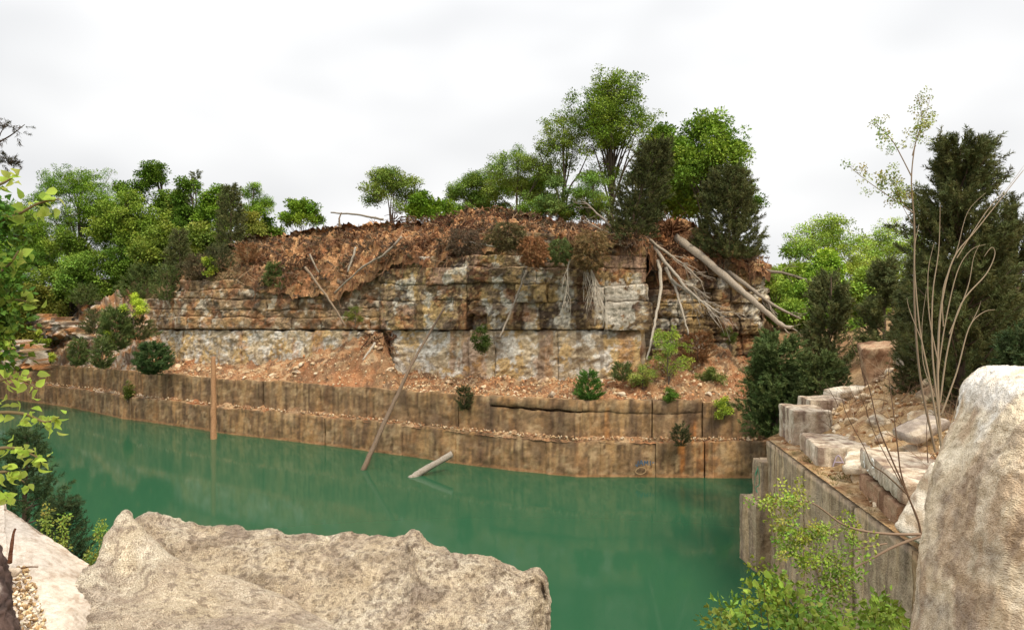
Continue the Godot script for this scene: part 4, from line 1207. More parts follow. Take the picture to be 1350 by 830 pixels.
	tag(s, "smooth pale sloping slab at the left, with gravel and a stick on it", "slab")
	# dark-sided rock in the lower left corner
	var dk := [
		[[-60, 1000, 2.3], [-20, 1000, 2.3], [12, 1000, 2.4], [30, 1000, 2.6]],
		[[-60, 836, 2.5], [-20, 836, 2.5], [10, 836, 2.6], [25, 838, 2.8]],
		[[-60, 796, 2.62], [-20, 794, 2.62], [6, 798, 2.7], [22, 818, 2.9]],
		[[-60, 735, 2.95], [-20, 738, 2.95], [4, 752, 3.0], [14, 790, 3.1]],
		[[-60, 720, 3.15], [-20, 722, 3.15], [0, 735, 3.2], [10, 770, 3.25]],
		[[-60, 900, 3.3], [-20, 900, 3.3], [0, 900, 3.3], [10, 900, 3.3]]]
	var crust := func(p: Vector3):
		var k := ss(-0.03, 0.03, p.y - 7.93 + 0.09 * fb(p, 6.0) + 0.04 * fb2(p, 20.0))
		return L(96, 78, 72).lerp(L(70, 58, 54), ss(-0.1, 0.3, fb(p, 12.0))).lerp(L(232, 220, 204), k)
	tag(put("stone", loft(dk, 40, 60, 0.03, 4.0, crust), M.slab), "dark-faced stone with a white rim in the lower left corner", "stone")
	var gm := rock_mesh(901, Vector3(1, 0.6, 0.9), 9, 10, 6)
	var where := []
	var tint := PackedColorArray()
	for i in 420:
		var px := rng.randf_range(8, 58)
		var py := rng.randf_range(750, 838)
		if absf(px - 30.0) > (py - 735.0) * 0.3 + 4.0: continue
		var d := lerpf(4.02, 3.32, (py - 750.0) / 88.0)
		where.append(Transform3D(Basis.from_euler(rv(3.0)) * rng.randf_range(0.005, 0.017), P(px, py, d) + Vector3(0, 0.012, 0)))
		tint.append([L(226, 206, 170), L(196, 164, 120), L(150, 122, 92), L(238, 226, 206)][rng.randi() % 4])
	var gv := scatter("gravel", gm, M.rock, where, tint)
	gv.set_meta("kind", "stuff")
	tag(gv, "tan gravel chips gathered on the pale slab", "gravel")
	var st := MB.new()
	tube(st, curve([P(12, 742, 3.86), P(14, 730, 3.9) + Vector3(0, 0.02, 0), P(17, 716, 3.95) + Vector3(0, 0.05, 0), P(20, 711, 3.96) + Vector3(0, 0.06, 0)], 4), taper(13, 0.012, 0.005), 6, L(118, 80, 60), 0.3)
	tag(put("stick", st.mesh(), M.bark), "short brown stick standing on the pale slab", "stick")
	var st2 := MB.new()
	tube(st2, curve([P(26, 749, 3.92), P(38, 747, 3.94), P(50, 747, 3.95)], 4), taper(9, 0.006, 0.003), 5, L(140, 110, 84), 0.3)
	tag(put("stick", st2.mesh(), M.bark), "thin twig lying flat on the pale slab", "stick")
	var st3 := MB.new()
	tube(st3, curve([P(20, 796, 3.66), P(30, 808, 3.56), P(46, 810, 3.55)], 4), taper(9, 0.006, 0.003), 5, L(120, 92, 70), 0.3)
	tag(put("stick", st3.mesh(), M.bark), "curved thin twig lying in the gravel on the pale slab", "stick")
	var wr := put("stone", tinted(rock_mesh(77, Vector3(0.05, 0.026, 0.034), 9, 18, 10), col_slab, Transform3D(Basis(), P(18, 757, 3.75))), M.slab)
	wr.position = P(18, 757, 3.78) + Vector3(0, 0.01, 0)
	tag(wr, "small white stone lying in the gravel beside the stick", "stone")

func named_place(px: float) -> String:
	for k in [[110, "on the broken slope near the far left cedar bush"], [200, "on the broken slope below the large cedar bush"], [281, "on the talus left of the upright log"], [380, "on the talus just right of the upright log"], [460, "on the left flank of the orange soil fan"], [530, "on the orange soil fan below the dark hollow"], [620, "on the talus right of the long leaning pole"], [740, "on the talus under the small cave"], [830, "on the talus around the bright young cedar"], [920, "on the talus around the tiered sapling"]]:
		if px < k[0]: return k[1]
	return "on the talus at the cliff's right end"

# ---------- fallen timber
func timber(called: String, label: String, category: String, group: String, pts: Array, r0: float, r1: float, col: Color, o := {}) -> Node3D:
	var w := []
	for k in pts: w.append(P(k[0], k[1], k[2]))
	var at: Vector3 = w[0]
	for p in w:
		if p.y < at.y: at = p
	for i in w.size(): w[i] -= at
	var root := base(called, at)
	tag(root, label, category, group)
	var line := curve(w, 6)
	for i in range(1, line.size() - 1): line[i] += rv(0.09 if r0 > 0.13 else 0.42) * lerpf(r0, r1, float(i) / line.size())
	var mb := MB.new()
	tube(mb, line, taper(line.size(), r0, r1), 10, col, 0.35)
	var stem := put("stem", mb.mesh(), M.wood, root)
	for i in o.get("branches", 0):
		var t := rng.randf_range(o.get("from", 0.3), 0.98)
		var f: float = t * (line.size() - 1)
		var p: Vector3 = line[int(f)]
		var along: Vector3 = (line[mini(int(f) + 1, line.size() - 1)] - line[maxi(int(f) - 1, 0)]).normalized()
		var ln: float = o.get("length", 1.5) * rng.randf_range(0.4, 1.2)
		var dir: Vector3 = (along * 0.9 + rdir() * 0.7 + o.get("pull", Vector3.ZERO)).normalized()
		var bm := MB.new()
		var e: Vector3 = p + dir * ln
		var kink: Vector3 = p.lerp(e, 0.5) + rv(0.12) * ln
		var rr := maxf(lerpf(r0, r1, t) * 0.42, 0.022)
		tube(bm, curve([p, kink, e + o.get("pull", Vector3.ZERO) * ln * 0.2], 3), taper(7, rr, rr * 0.2), 5, col, 0.0)
		for k in o.get("twigs", 2):
			var s: Vector3 = p.lerp(e, rng.randf_range(0.3, 0.9))
			tube(bm, [s, s + (dir + rdir() * 0.8 + o.get("pull", Vector3.ZERO)).normalized() * ln * rng.randf_range(0.2, 0.5)], [maxf(rr * 0.4, 0.014), 0.007], 4, col, 0.0, false)
		put("branch", bm.mesh(), M.wood, stem)
	return root
const GREYW := Color(0.42, 0.37, 0.305)
const PALEW := Color(0.58, 0.53, 0.45)
const BROWNW := Color(0.26, 0.2, 0.145)
func make_timber() -> void:
	var gf := "trees fallen over the cliff's right end"
	var big := timber("fallen_tree", "thickest fallen trunk, slanting bare from the orange root plate to the lower right", "fallen tree", gf, [[890, 312, 46.8], [930, 342, 45.6], [975, 381, 44.6], [1008, 409, 44.0], [1032, 429, 43.7], [1047, 431, 43.5]], 0.28, 0.09, GREYW, {"branches": 5, "from": 0.55, "length": 0.9, "twigs": 1})
	# its root plate, still full of soil
	var rp := MB.new()
	var c := P(886, 306, 46.9) - big.position
	for i in 60:
		var dir := (rdir() + Vector3(-0.5, 0.25, 0.3)).normalized()
		var e := c + dir * rng.randf_range(0.8, 1.7)
		tube(rp, curve([c, c.lerp(e, 0.5) + rv(0.25), e], 3), taper(7, rng.randf_range(0.03, 0.09), 0.008), 5, L(120, 84, 60), 0.2)
	put("root", rp.mesh(), M.bark, big)
	for k in 3:
		var tr := Transform3D(Basis.from_euler(rv(2.0)), P([880, 898, 872][k], [300, 298, 318][k], 47.0))
		var sm := put("root_soil", tinted(rock_mesh(300 + k, Vector3(1.05, 0.85, 0.8), 26, 36, 22, 0.4), col_soil, tr), M.soil, big)
		sm.transform = Transform3D(tr.basis, tr.origin - big.position)
	timber("fallen_tree", "thinner trunk lying behind the thickest one, ending in twigs", "fallen tree", gf, [[960, 358, 46.2], [990, 380, 45.4], [1020, 402, 44.9], [1056, 420, 44.5]], 0.16, 0.05, GREYW * 0.85, {"branches": 8, "from": 0.5, "length": 1.0, "twigs": 3})
	timber("fallen_tree", "thin trunk sticking out level from the cliff's right corner", "fallen tree", gf, [[1000, 354, 46.8], [1036, 361, 47.5], [1072, 371, 48.5]], 0.12, 0.06, GREYW * 0.6, {"branches": 4, "length": 1.0})
	timber("fallen_tree", "pale crooked pole hanging down across the dark cleft", "fallen tree", gf, [[867, 342, 45.0], [872, 372, 44.7], [866, 412, 44.2], [860, 444, 43.8], [853, 474, 43.3]], 0.11, 0.05, PALEW, {"branches": 1, "length": 0.4})
	timber("fallen_tree", "pale short pole hanging beside the crooked pole", "fallen tree", gf, [[878, 352, 45.2], [892, 382, 44.8], [900, 412, 44.4], [908, 440, 44.1]], 0.11, 0.04, PALEW * 0.9, {"branches": 2, "length": 0.8})
	timber("fallen_tree", "bare fallen tree top with a spray of thin branches", "fallen tree", gf, [[853, 311, 45.2], [878, 346, 44.7], [910, 384, 44.2], [936, 404, 44.0], [952, 414, 43.8]], 0.12, 0.03, PALEW * 0.85, {"branches": 18, "from": 0.35, "length": 2.0, "twigs": 4, "pull": Vector3(0.25, -0.35, 0)})
	timber("fallen_tree", "thin bare stem crossing under the thickest trunk's root plate", "fallen tree", gf, [[856, 316, 44.9], [884, 336, 44.6], [906, 352, 44.5], [926, 372, 44.4]], 0.09, 0.03, GREYW, {"branches": 10, "from": 0.3, "length": 1.7, "twigs": 3, "pull": Vector3(0.3, -0.3, 0)})
	timber("fallen_tree", "forked pale limb leaning against the brown rock", "fallen tree", gf, [[884, 368, 44.9], [912, 388, 44.3], [940, 408, 44.0]], 0.09, 0.03, PALEW * 0.9, {"branches": 6, "length": 0.9})
	timber("dead_branch", "white many-twigged branch hanging over the brown rock face", "branch", "", [[769, 336, 43.6], [778, 352, 43.3], [786, 376, 43.2], [791, 398, 43.2]], 0.07, 0.015, PALEW, {"branches": 26, "from": 0.05, "length": 1.9, "twigs": 6, "pull": Vector3(-0.05, -1.1, 0.1)})
	timber("dead_branch", "smaller white branch hanging left of the many-twigged one", "branch", "", [[757, 334, 43.6], [749, 350, 43.3], [748, 372, 43.2], [745, 392, 43.2]], 0.055, 0.012, PALEW, {"branches": 9, "from": 0.1, "length": 1.3, "twigs": 4, "pull": Vector3(-0.1, -1.0, 0.1)})
	timber("leaning_pole", "long dead pole standing in the water and leaning on the cliff", "pole", "", [[478, 621, 42.0], [500, 572, 43.2], [524, 520, 44.6], [546, 474, 45.9], [586, 405, 48.2]], 0.17, 0.06, BROWNW * 0.8, {"branches": 2, "from": 0.7, "length": 0.6})
	timber("drifting_log", "short bare log slanting out of the green water", "log", "", [[540, 632, 40.1], [552, 624, 40.5], [576, 610, 40.9], [596, 598, 41.3]], 0.2, 0.17, PALEW * 0.62)
	timber("upright_log", "straight brown log standing upright against the wall in the water", "log", "", [[281, 584, 52.4], [281, 550, 52.9], [281, 510, 53.4], [281, 470, 53.9]], 0.22, 0.17, L(168, 132, 98))
	var gp := "dead poles caught on the cliff face"
	timber("dead_pole", "brown pole slanting down to the right under the soil bank's left half", "pole", gp, [[402, 352, 53.6], [420, 376, 53.2], [440, 404, 52.9], [456, 430, 52.6]], 0.1, 0.06, BROWNW * 1.2)
	timber("dead_pole", "long pale pole slanting down to the left out of the soil bank", "pole", gp, [[530, 312, 50.6], [508, 334, 50.8], [478, 352, 51.6], [441, 386, 53.0]], 0.09, 0.05, GREYW)
	timber("dead_pole", "short pale stick hanging from the soil above the slanting poles", "pole", gp, [[469, 326, 51.3], [464, 342, 51.3], [458, 358, 51.4]], 0.08, 0.06, PALEW * 0.9)
	timber("dead_pole", "thin pale pole leaning beside the small cave", "pole", gp, [[694, 356, 45.2], [684, 384, 45.1], [672, 414, 44.9], [659, 444, 44.7]], 0.07, 0.05, GREYW)
	timber("dead_pole", "thin white stick lying level under the brush mat", "pole", gp, [[609, 318, 45.0], [634, 322, 44.7], [660, 326, 44.5]], 0.07, 0.05, PALEW)
	timber("dead_pole", "thin bare trunk lying along the skyline over the soil bank", "pole", gp, [[436, 280, 55.5], [470, 283, 55], [505, 289, 54.5]], 0.05, 0.09, GREYW * 0.7)
	timber("dead_pole", "short broken stub standing up from the skyline trunk", "pole", gp, [[449, 300, 55.2], [447, 290, 55.2], [450, 280, 55.2]], 0.09, 0.04, BROWNW)
	timber("dead_pole", "pale hooked stick lying on the soil left of the short stick", "pole", gp, [[408, 335, 52.4], [414, 348, 52.3], [420, 359, 52.5]], 0.07, 0.04, GREYW)
	timber("dead_pole", "pale stump root sticking out of the soil fan below the parting", "pole", gp, [[494, 452, 49.6], [486, 464, 48.9], [478, 474, 48.4]], 0.09, 0.05, PALEW * 0.8)
	timber("dead_pole", "bare thin limb rising behind the dark leaning cedar", "pole", gp, [[806, 298, 47.5], [790, 284, 48], [776, 270, 48.5], [770, 266, 48.8]], 0.08, 0.02, GREYW * 0.8, {"branches": 6, "length": 1.2})
	timber("dead_pole", "grey slanting limb low left of the dark leaning cedar", "pole", gp, [[822, 312, 45.0], [800, 306, 45.2], [770, 290, 46]], 0.08, 0.03, GREYW * 0.8, {"branches": 6, "length": 1.0})
	# knots of roots torn out with the soil
	var gt := "root tangles in the torn soil bank"
	var spots := [[394, 348, 26, "root tangle at the upper end of the brown slanting pole"], [424, 344, 24, "curly root tangle right of the brown pole's upper end"], [470, 312, 30, "root mat high on the bank above the short pale stick"], [505, 448, 22, "root tangle at the mouth of the dark hollow"], [556, 322, 26, "root tangle above the grey rock beside the long pale pole"], [540, 296, 26, "dark root pile on the skyline right of the lone airy tree"], [590, 296, 24, "root mat left of the highest soil crest"], [630, 305, 26, "dark root mat over the thin white stick"], [650, 286, 24, "root mat just under the highest soil crest"], [352, 345, 18, "root tangle above the dark clinging bush"], [876, 336, 24, "root tangle beneath the fallen trunk's root plate"], [760, 305, 22, "root mat behind the large dead bush"]]
	for s in spots:
		var at := on_soil(s[0], s[1]) + Vector3(0, 0, 0.25)
		if s[1] > 400: at = P(s[0], s[1], cliff_d(s[0]) - 0.5)
		var rt := base("root_tangle", at)
		tag(rt, s[3], "roots", gt)
		var mb := MB.new()
		var R: float = s[2] / F * cliff_d(s[0])
		for i in 80:
			var a := rv(1.0) * Vector3(R, R * 0.5, 0.4)
			var e := a + Vector3(rng.randf_range(-1, 1), rng.randf_range(-1.1, 0.35), rng.randf_range(-0.2, 0.5)) * R * rng.randf_range(0.4, 0.9)
			var r := rng.randf_range(0.015, 0.055)
			tube(mb, curve([a, a.lerp(e, 0.35) + rv(0.25), a.lerp(e, 0.7) + rv(0.25), e], 3), taper(10, r, r * 0.3), 4, [L(104, 72, 54), L(84, 62, 50), L(140, 108, 82)][i % 3])
		put("root", mb.mesh(), M.bark, rt)
	# litter: twigs and clods over the soil, chips over the talus
	var stick := MB.new()
	tube(stick, [Vector3(0, -0.5, 0), Vector3(0.03, 0, 0.02), Vector3(0, 0.5, 0)], [0.022, 0.018, 0.008], 4)
	var where := []
	var tint := PackedColorArray()
	for i in 1500:
		var px := rng.randf_range(205, 1010)
		var p := soil_point(px, pow(rng.randf(), 1.2) * 0.98) + Vector3(0, 0.02, 0.05)
		var dir := Vector3(rng.randfn(), -0.4 + rng.randfn() * 0.5, 0.25 * rng.randfn())
		var k := rng.randf_range(0.35, 1.5)
		where.append(Transform3D(facing(dir) * Basis.from_scale(Vector3(0.8, k, 0.8)), p))
		tint.append([L(110, 78, 58), L(80, 60, 48), L(150, 118, 90), L(186, 160, 130), L(128, 84, 58)][rng.randi() % 5])
	var tl := scatter("twig_litter", stick.mesh(), M.twig, where, tint)
	tl.set_meta("kind", "stuff")
	tag(tl, "twigs and root ends littered over the orange soil bank", "twigs")
	where = []; tint = PackedColorArray()
	var strand := MB.new()
	tube(strand, curve([Vector3(0, 0, 0), Vector3(0.12, -0.3, 0.1), Vector3(0.02, -0.62, 0.16), Vector3(0.1, -1, 0.1)], 3), taper(10, 0.02, 0.006), 4)
	tube(strand, curve([Vector3(0.1, -0.35, 0.1), Vector3(-0.1, -0.6, 0.2), Vector3(-0.16, -0.9, 0.12)], 3), taper(7, 0.012, 0.004), 4)
	tube(strand, curve([Vector3(0.05, -0.1, 0.05), Vector3(0.3, -0.3, 0.2), Vector3(0.34, -0.7, 0.15)], 3), taper(7, 0.012, 0.004), 4)
	for i in 900:
		var px := rng.randf_range(320, 1005)
		if nz2.get_noise_1d(px * 0.03) < -0.12: continue
		var p := soil_point(px, rng.randf() * 0.3) + Vector3(0, 0.05, 0.1)
		where.append(Transform3D(Basis.from_euler(Vector3(rng.randf_range(-0.4, 0.4), rng.randf() * TAU, rng.randf_range(-0.7, 0.7))) * rng.randf_range(0.5, 1.7), p))
		tint.append([L(104, 74, 56), L(84, 64, 52), L(142, 110, 84), L(120, 82, 58)][rng.randi() % 4])
	var bw := []
	var bt := PackedColorArray()
	for i in 2200:
		var px := rng.randf_range(318, 1000)
		var tt := pow(rng.randf(), 0.8) * 0.95
		var p := soil_point(px, tt)
		if fb(p, 0.35) + 0.35 * fb2(p, 1.3) < 0.06: continue
		bw.append(Transform3D(facing(Vector3(rng.randfn(), rng.randf_range(-0.9, 0.7), 0.6), rng.randf() * TAU) * Basis.from_scale(Vector3.ONE * rng.randf_range(0.6, 1.5)), p))
		bt.append([Color(0.15, 0.1, 0.068), Color(0.11, 0.08, 0.06), Color(0.2, 0.135, 0.085), Color(0.13, 0.105, 0.065)][rng.randi() % 4])
	var br := scatter("dead_brush", sprays[1], M.twig, bw, bt)
	br.set_meta("kind", "stuff")
	tag(br, "matted dead brush tangled through the orange soil bank", "brush")
	var hr := scatter("hanging_roots", strand.mesh(), M.twig, where, tint)
	hr.set_meta("kind", "stuff")
	tag(hr, "fine roots hanging along the torn lip of the soil bank", "roots")
	where = []; tint = PackedColorArray()
	var clod := rock_mesh(501, Vector3(0.8, 0.65, 0.75), 3, 14, 9, 0.5)
	for i in 5200:
		var px := rng.randf_range(205, 1012)
		var p := soil_point(px, rng.randf())
		where.append(Transform3D(Basis.from_euler(rv(3.0)) * (0.04 + 0.15 * pow(rng.randf(), 3.0)), p))
		tint.append(col_soil(p * 1.7) * rng.randf_range(0.75, 1.25))
	var cl := scatter("soil_clods", clod, M.soil, where, tint)
	cl.set_meta("kind", "stuff")
	tag(cl, "clods of orange soil over the torn bank", "soil")
	where = []; tint = PackedColorArray()
	var chip := rock_mesh(502, Vector3(1, 0.55, 0.8), 9, 12, 8, 0.05)
	for i in 11000:
		var px := rng.randf_range(20, 1010)
		var t := rng.randf()
		if px > 300 and px < 520 and rng.randf() < 0.5: continue
		var p := talus_point(px, t)
		where.append(Transform3D(Basis.from_euler(rv(3.0)) * (0.03 + 0.12 * pow(rng.randf(), 4.0)), p + Vector3(0, 0.01, 0)))
		tint.append([L(206, 176, 136), L(222, 202, 168), L(186, 142, 104), L(160, 118, 86), L(206, 152, 108)][rng.randi() % 5])
	for i in 900:
		var px := rng.randf_range(20, 1000)
		var q := plan(px, bench_d(px)) - outward(px, false) * rng.randf_range(0.02, 0.4)
		q.y = 2.05 + rng.randf_range(-0.03, 0.12)
		where.append(Transform3D(Basis.from_euler(rv(3.0)) * rng.randf_range(0.03, 0.11), q))
		tint.append([L(196, 164, 126), L(216, 196, 166), L(170, 128, 94)][rng.randi() % 3])
	var rb := scatter("rubble", chip, M.rock, where, tint)
	rb.set_meta("kind", "stuff")
	tag(rb, "limestone chips strewn over the talus and the wall's step", "rubble")
	for i in 46:
		var px := rng.randf_range(40, 990)
		var t := rng.randf_range(0.12, 0.85)
		var p := talus_point(px, t)
		var s := rng.randf_range(0.2, 0.42)
		var tr := Transform3D(Basis.from_euler(Vector3(rng.randf_range(-0.4, 0.4), rng.randf() * TAU, rng.randf_range(-0.4, 0.4))), p + Vector3(0, s * 0.2, 0))
		var rk := put("limestone_rock", tinted(rock_mesh(600 + i, Vector3(s, s * 0.6, s * 0.8), 10, 18, 11), col_rock, tr), M.rock)
		rk.transform = tr
		tag(rk, ("pale limestone rock " if s > 0.3 else "small limestone rock ") + named_place(px), "rock", "rocks on the talus")

# ---------- the right-hand ledge with its sawn blocks
func ledge_wall(parent: Node3D, a: Vector2, b: Vector2, top: float, paint: Callable, proud := 0.0) -> void:   # plan points (x, depth) of a face whose front is on the left when going a to b
	var len := a.distance_to(b)
	var t := (b - a) / len
	var n := Vector3(t.y, 0, t.x)      # plan (x, depth) turned a quarter
	n = Vector3(-absf(n.x) if absf(t.y) > absf(t.x) else 0.0, 0, 0).normalized() if false else Vector3(-t.y, 0, -t.x)
	if n.x > 0: n = -n
	if absf(t.x) > absf(t.y): n = Vector3(0, 0, 1)
	var mb := MB.new()
	var nu := clampi(int(len / 0.07), 4, 90)
	var nv := clampi(int((top + 0.6) / 0.16), 4, 40)
	var us := [-1.0]
	for i in nu + 1: us.append(float(i) / nu)
	us.append(2.0)
	var vs := []
	for j in nv + 1: vs.append(float(j) / nv)
	vs.append(2.0)
	for v in vs:
		for u in us:
			var k := clampf(u, 0, 1)
			var q := Vector3(lerpf(a.x, b.x, k), lerpf(-0.6, top, clampf(v, 0, 1)), -lerpf(a.y, b.y, k))
			var w := fb(q, 0.8) * 0.06 + fb2(q, 3.0) * 0.03 + proud
			if u < 0 or u > 1: w -= 0.7
			if v > 1: w -= 0.7
			else: q.y += ss(0.9, 1.0, v) * (fb(q, 1.4) * 0.1)
			var p := q + n * w
			mb.vert(p, paint.call(p))
	mb.lattice(0, us.size(), vs.size())
	put("stone_panel", mb.mesh(), M.bench, parent)

func scrawl(parent: Node3D, lines: Array, at: Vector3, across: Vector3, col: Color, r: float) -> void:     # sprayed strokes on a face
	var mb := MB.new()
	for l in lines:
		var pts := []
		for k in l: pts.append(across * k[0] + Vector3(0, k[1], 0))
		var c := curve(pts, 4)
		tube(mb, c, taper(c.size(), r, r), 5, col)
	var o := put("scrawl", mb.mesh(), M.paint, parent)
	var n := across.cross(Vector3.UP)
	o.position = at
	o.scale = Vector3.ONE - n.abs() * 0.7
func make_right_bank() -> void:
	var wall_far: Node3D = get_node("quarry_wall")
	# ledge top: sand and chips from the edge up to the rubble slope
	var ds := MB.new()
	var nv := 90
	var nu := 26
	for j in nv + 1:
		var d := lerpf(5.0, 27.2, float(j) / nv)
		for i in nu + 1:
			var t := float(i) / nu
			var x := right_edge(d) - 0.02 + t * 4.2
			var q := Vector3(x, 0, -d)
			q.y = ground_y(x + 0.0, maxf(d, 8.01)) + 0.07 + (fb(q, 0.9) * 0.12 + fb2(q, 2.6) * 0.06) * ss(0.0, 0.2, t) * (1.0 - ss(0.8, 1.0, t)) - 0.25 * ss(0.85, 1.0, t)
			var c := L(206, 174, 130).lerp(L(166, 130, 96), ss(-0.1, 0.3, fb(q, 0.8))).lerp(L(226, 204, 168), ss(0.1, 0.3, fb2(q, 1.3)) * 0.7).lerp(L(104, 92, 58), ss(0.14, 0.3, fb(q + Vector3(5, 5, 5), 0.9)) * 0.6 * (1.0 - ss(0.2, 0.5, t)))
			ds.vert(q, c)
	ds.lattice(0, nu + 1, nv + 1)
	struct("ledge", ds.mesh(), M.soil)
	var back := MB.new()
	var n0 := 0
	for j in 2:
		for d in [5.0, 9.0, 13.9, 20.0, 26.0, 27.0]:
			back.vert(Vector3(right_edge(d) + 0.35, lerpf(-1.0, 4.2, j), -d), col_ledge(Vector3(right_edge(d) + 0.35, lerpf(-1.0, 4.2, j), -d)))
	back.lattice(n0, 6, 2)
	var wall := struct("quarry_ledge_wall", back.mesh(), M.bench)
	var cuts := [5.0, 9.6, 13.9, 17.2, 21.3, 24.8, 26.0]
	for i in cuts.size() - 1:
		var d0: float = cuts[i] + 0.02
		var d1: float = cuts[i + 1] - 0.02
		var near: bool = d1 < 14.5
		ledge_wall(wall, Vector2(right_edge(d1), d1), Vector2(right_edge(d0), d0), 4.42, (func(p): return col_ledge(p).lerp(L(172, 136, 96), 0.45)) if near else col_ledge, rng.randf_range(-0.05, 0.05))
	# two lower steps at the far corner
	ledge_wall(wall, Vector2(9.0, 26.6), Vector2(8.94, 26.0), 3.72, col_ledge, 0.0)
	var pillar := block("sawn_block", "narrow upright stone pillar with green scrawl against the ledge's far corner", "stone block", Vector3(9.02, 1.5, -26.25), Vector3(0.42, 4.4, 0.9), Vector3(0, 0.08, 0), col_ledge, {"group": "stone steps at the ledge corner"})
	block("sawn_block", "low stone step rising from the water in front of the pillar", "stone block", Vector3(8.75, 0.72, -26.1), Vector3(0.7, 3.3, 1.6), Vector3(0, 0.05, 0), col_ledge, {"group": "stone steps at the ledge corner"})
	var gb := "sawn stone blocks left on the ledge"
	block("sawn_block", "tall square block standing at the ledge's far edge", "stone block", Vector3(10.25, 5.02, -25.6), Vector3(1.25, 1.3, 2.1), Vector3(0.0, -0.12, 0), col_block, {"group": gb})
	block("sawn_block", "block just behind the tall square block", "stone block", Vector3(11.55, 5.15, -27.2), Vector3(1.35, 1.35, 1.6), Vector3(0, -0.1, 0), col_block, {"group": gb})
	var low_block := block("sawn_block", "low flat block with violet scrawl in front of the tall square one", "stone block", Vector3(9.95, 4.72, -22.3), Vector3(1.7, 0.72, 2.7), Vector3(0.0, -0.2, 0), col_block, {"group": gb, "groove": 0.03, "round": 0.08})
	block("sawn_block", "thin flat slab lying on the rubble behind the two far blocks", "stone block", Vector3(12.9, 5.95, -28.0), Vector3(1.6, 0.3, 0.9), Vector3(0.05, 0.3, 0.06), col_pale, {"group": gb})
	block("sawn_block", "tan block lying under the slab with white letters", "stone block", Vector3(9.3, 4.62, -16.6), Vector3(1.9, 0.62, 3.3), Vector3(0, -0.23, 0), col_brown, {"group": gb})
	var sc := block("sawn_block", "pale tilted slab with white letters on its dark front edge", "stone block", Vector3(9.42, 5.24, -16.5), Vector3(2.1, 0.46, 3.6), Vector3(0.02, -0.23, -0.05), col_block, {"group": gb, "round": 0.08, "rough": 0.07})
	block("sawn_block", "white wedge-shaped slab left of the slab with letters", "stone block", Vector3(9.55, 5.0, -19.6), Vector3(1.1, 0.3, 1.7), Vector3(0.1, -0.5, 0.16), col_pale, {"group": gb, "round": 0.1})
	block("sawn_block", "white slab leaning beside the bare sapling's foot", "stone block", Vector3(7.85, 5.35, -13.3), Vector3(0.5, 1.5, 1.1), Vector3(0.2, 0.3, -0.5), col_pale, {"group": gb, "round": 0.1})
	block("sawn_block", "big brown block standing on end before the dark cedars", "stone block", Vector3(14.5, 6.75, -28.4), Vector3(1.5, 2.1, 1.8), Vector3(0.1, -0.35, 0.16), col_brown, {"group": gb, "round": 0.12, "rough": 0.1})
	block("sawn_block", "long dark slab half buried below the bare sapling", "stone block", Vector3(10.3, 6.05, -18.4), Vector3(1.2, 0.22, 0.7), Vector3(0.15, 0.4, 0.3), func(p): return L(160, 148, 138).lerp(L(204, 190, 172), ss(-0.1, 0.3, fb2(p, 2.0))), {"group": gb})
	# white letters sprayed on the slab's edge, as loose strokes
	var strokes := [[[0.0, 0.0], [0.1, 0.3], [0.2, 0.02]], [[0.05, 0.12], [0.18, 0.12]], [[0.27, 0.3], [0.28, 0.06], [0.36, 0.02], [0.42, 0.1], [0.42, 0.3]], [[0.52, 0.0], [0.52, 0.3], [0.62, 0.28], [0.64, 0.18], [0.54, 0.14], [0.68, 0.0]]]
	var pm := MB.new()
	for s in strokes:
		var pts := []
		for k in s: pts.append(Vector3(0, -0.19 + k[1] * 1.2, -1.6 + k[0] * 1.9))
		tube(pm, curve(pts, 3), taper((pts.size() - 1) * 3 + 1, 0.024, 0.024), 5, L(240, 238, 232))
	var lt := put("lettering", pm.mesh(), M.paint, sc)
	lt.position.x = -1.06
	lt.scale.x = 0.3
	scrawl(low_block, [[[-0.35, -0.2], [-0.2, 0.15], [0.0, -0.2]], [[-0.3, -0.05], [-0.05, -0.05]], [[0.1, 0.15], [0.05, -0.1], [0.25, -0.2], [0.35, 0.1]], [[0.4, -0.2], [0.5, 0.12], [0.6, -0.15]]], Vector3(-0.1, 0.0, 1.375), Vector3.RIGHT, L(178, 166, 184), 0.016)
	scrawl(pillar, [[[-0.2, 0.5], [0.1, 0.8], [0.2, 0.3], [-0.1, 0.1]], [[-0.1, 0.0], [0.2, -0.2], [0.0, -0.5]], [[0.1, 0.9], [-0.2, 0.2], [0.15, -0.1]]], Vector3(-0.225, 1.1, 0.0), Vector3.BACK, L(74, 150, 116), 0.02)
	# blue scrawl and a pale ring sprayed on the far wall
	var far := P(838, 612, 39.72)
	scrawl(wall_far, [[[0.0, 0.0], [0.1, -0.1], [0.15, 0.2]], [[0.22, -0.05], [0.32, 0.22], [0.4, -0.06]], [[0.26, 0.06], [0.38, 0.06]], [[0.48, -0.05], [0.5, 0.2], [0.58, 0.05], [0.66, 0.2], [0.68, -0.05]], [[0.8, -0.05], [0.8, 0.2]], [[0.9, 0.1], [1.02, 0.1]]], far, Vector3.RIGHT, L(70, 92, 112), 0.03)
	scrawl(wall_far, [[[0.0, -0.3], [0.2, -0.12], [0.5, -0.15], [0.55, -0.35], [0.3, -0.48], [0.05, -0.42], [0.0, -0.3]]], far + Vector3(0, -0.05, 0), Vector3.RIGHT, L(168, 140, 104), 0.022)
	# rocks on the rubble slope, largest first
	var gr := "rocks on the rubble slope"
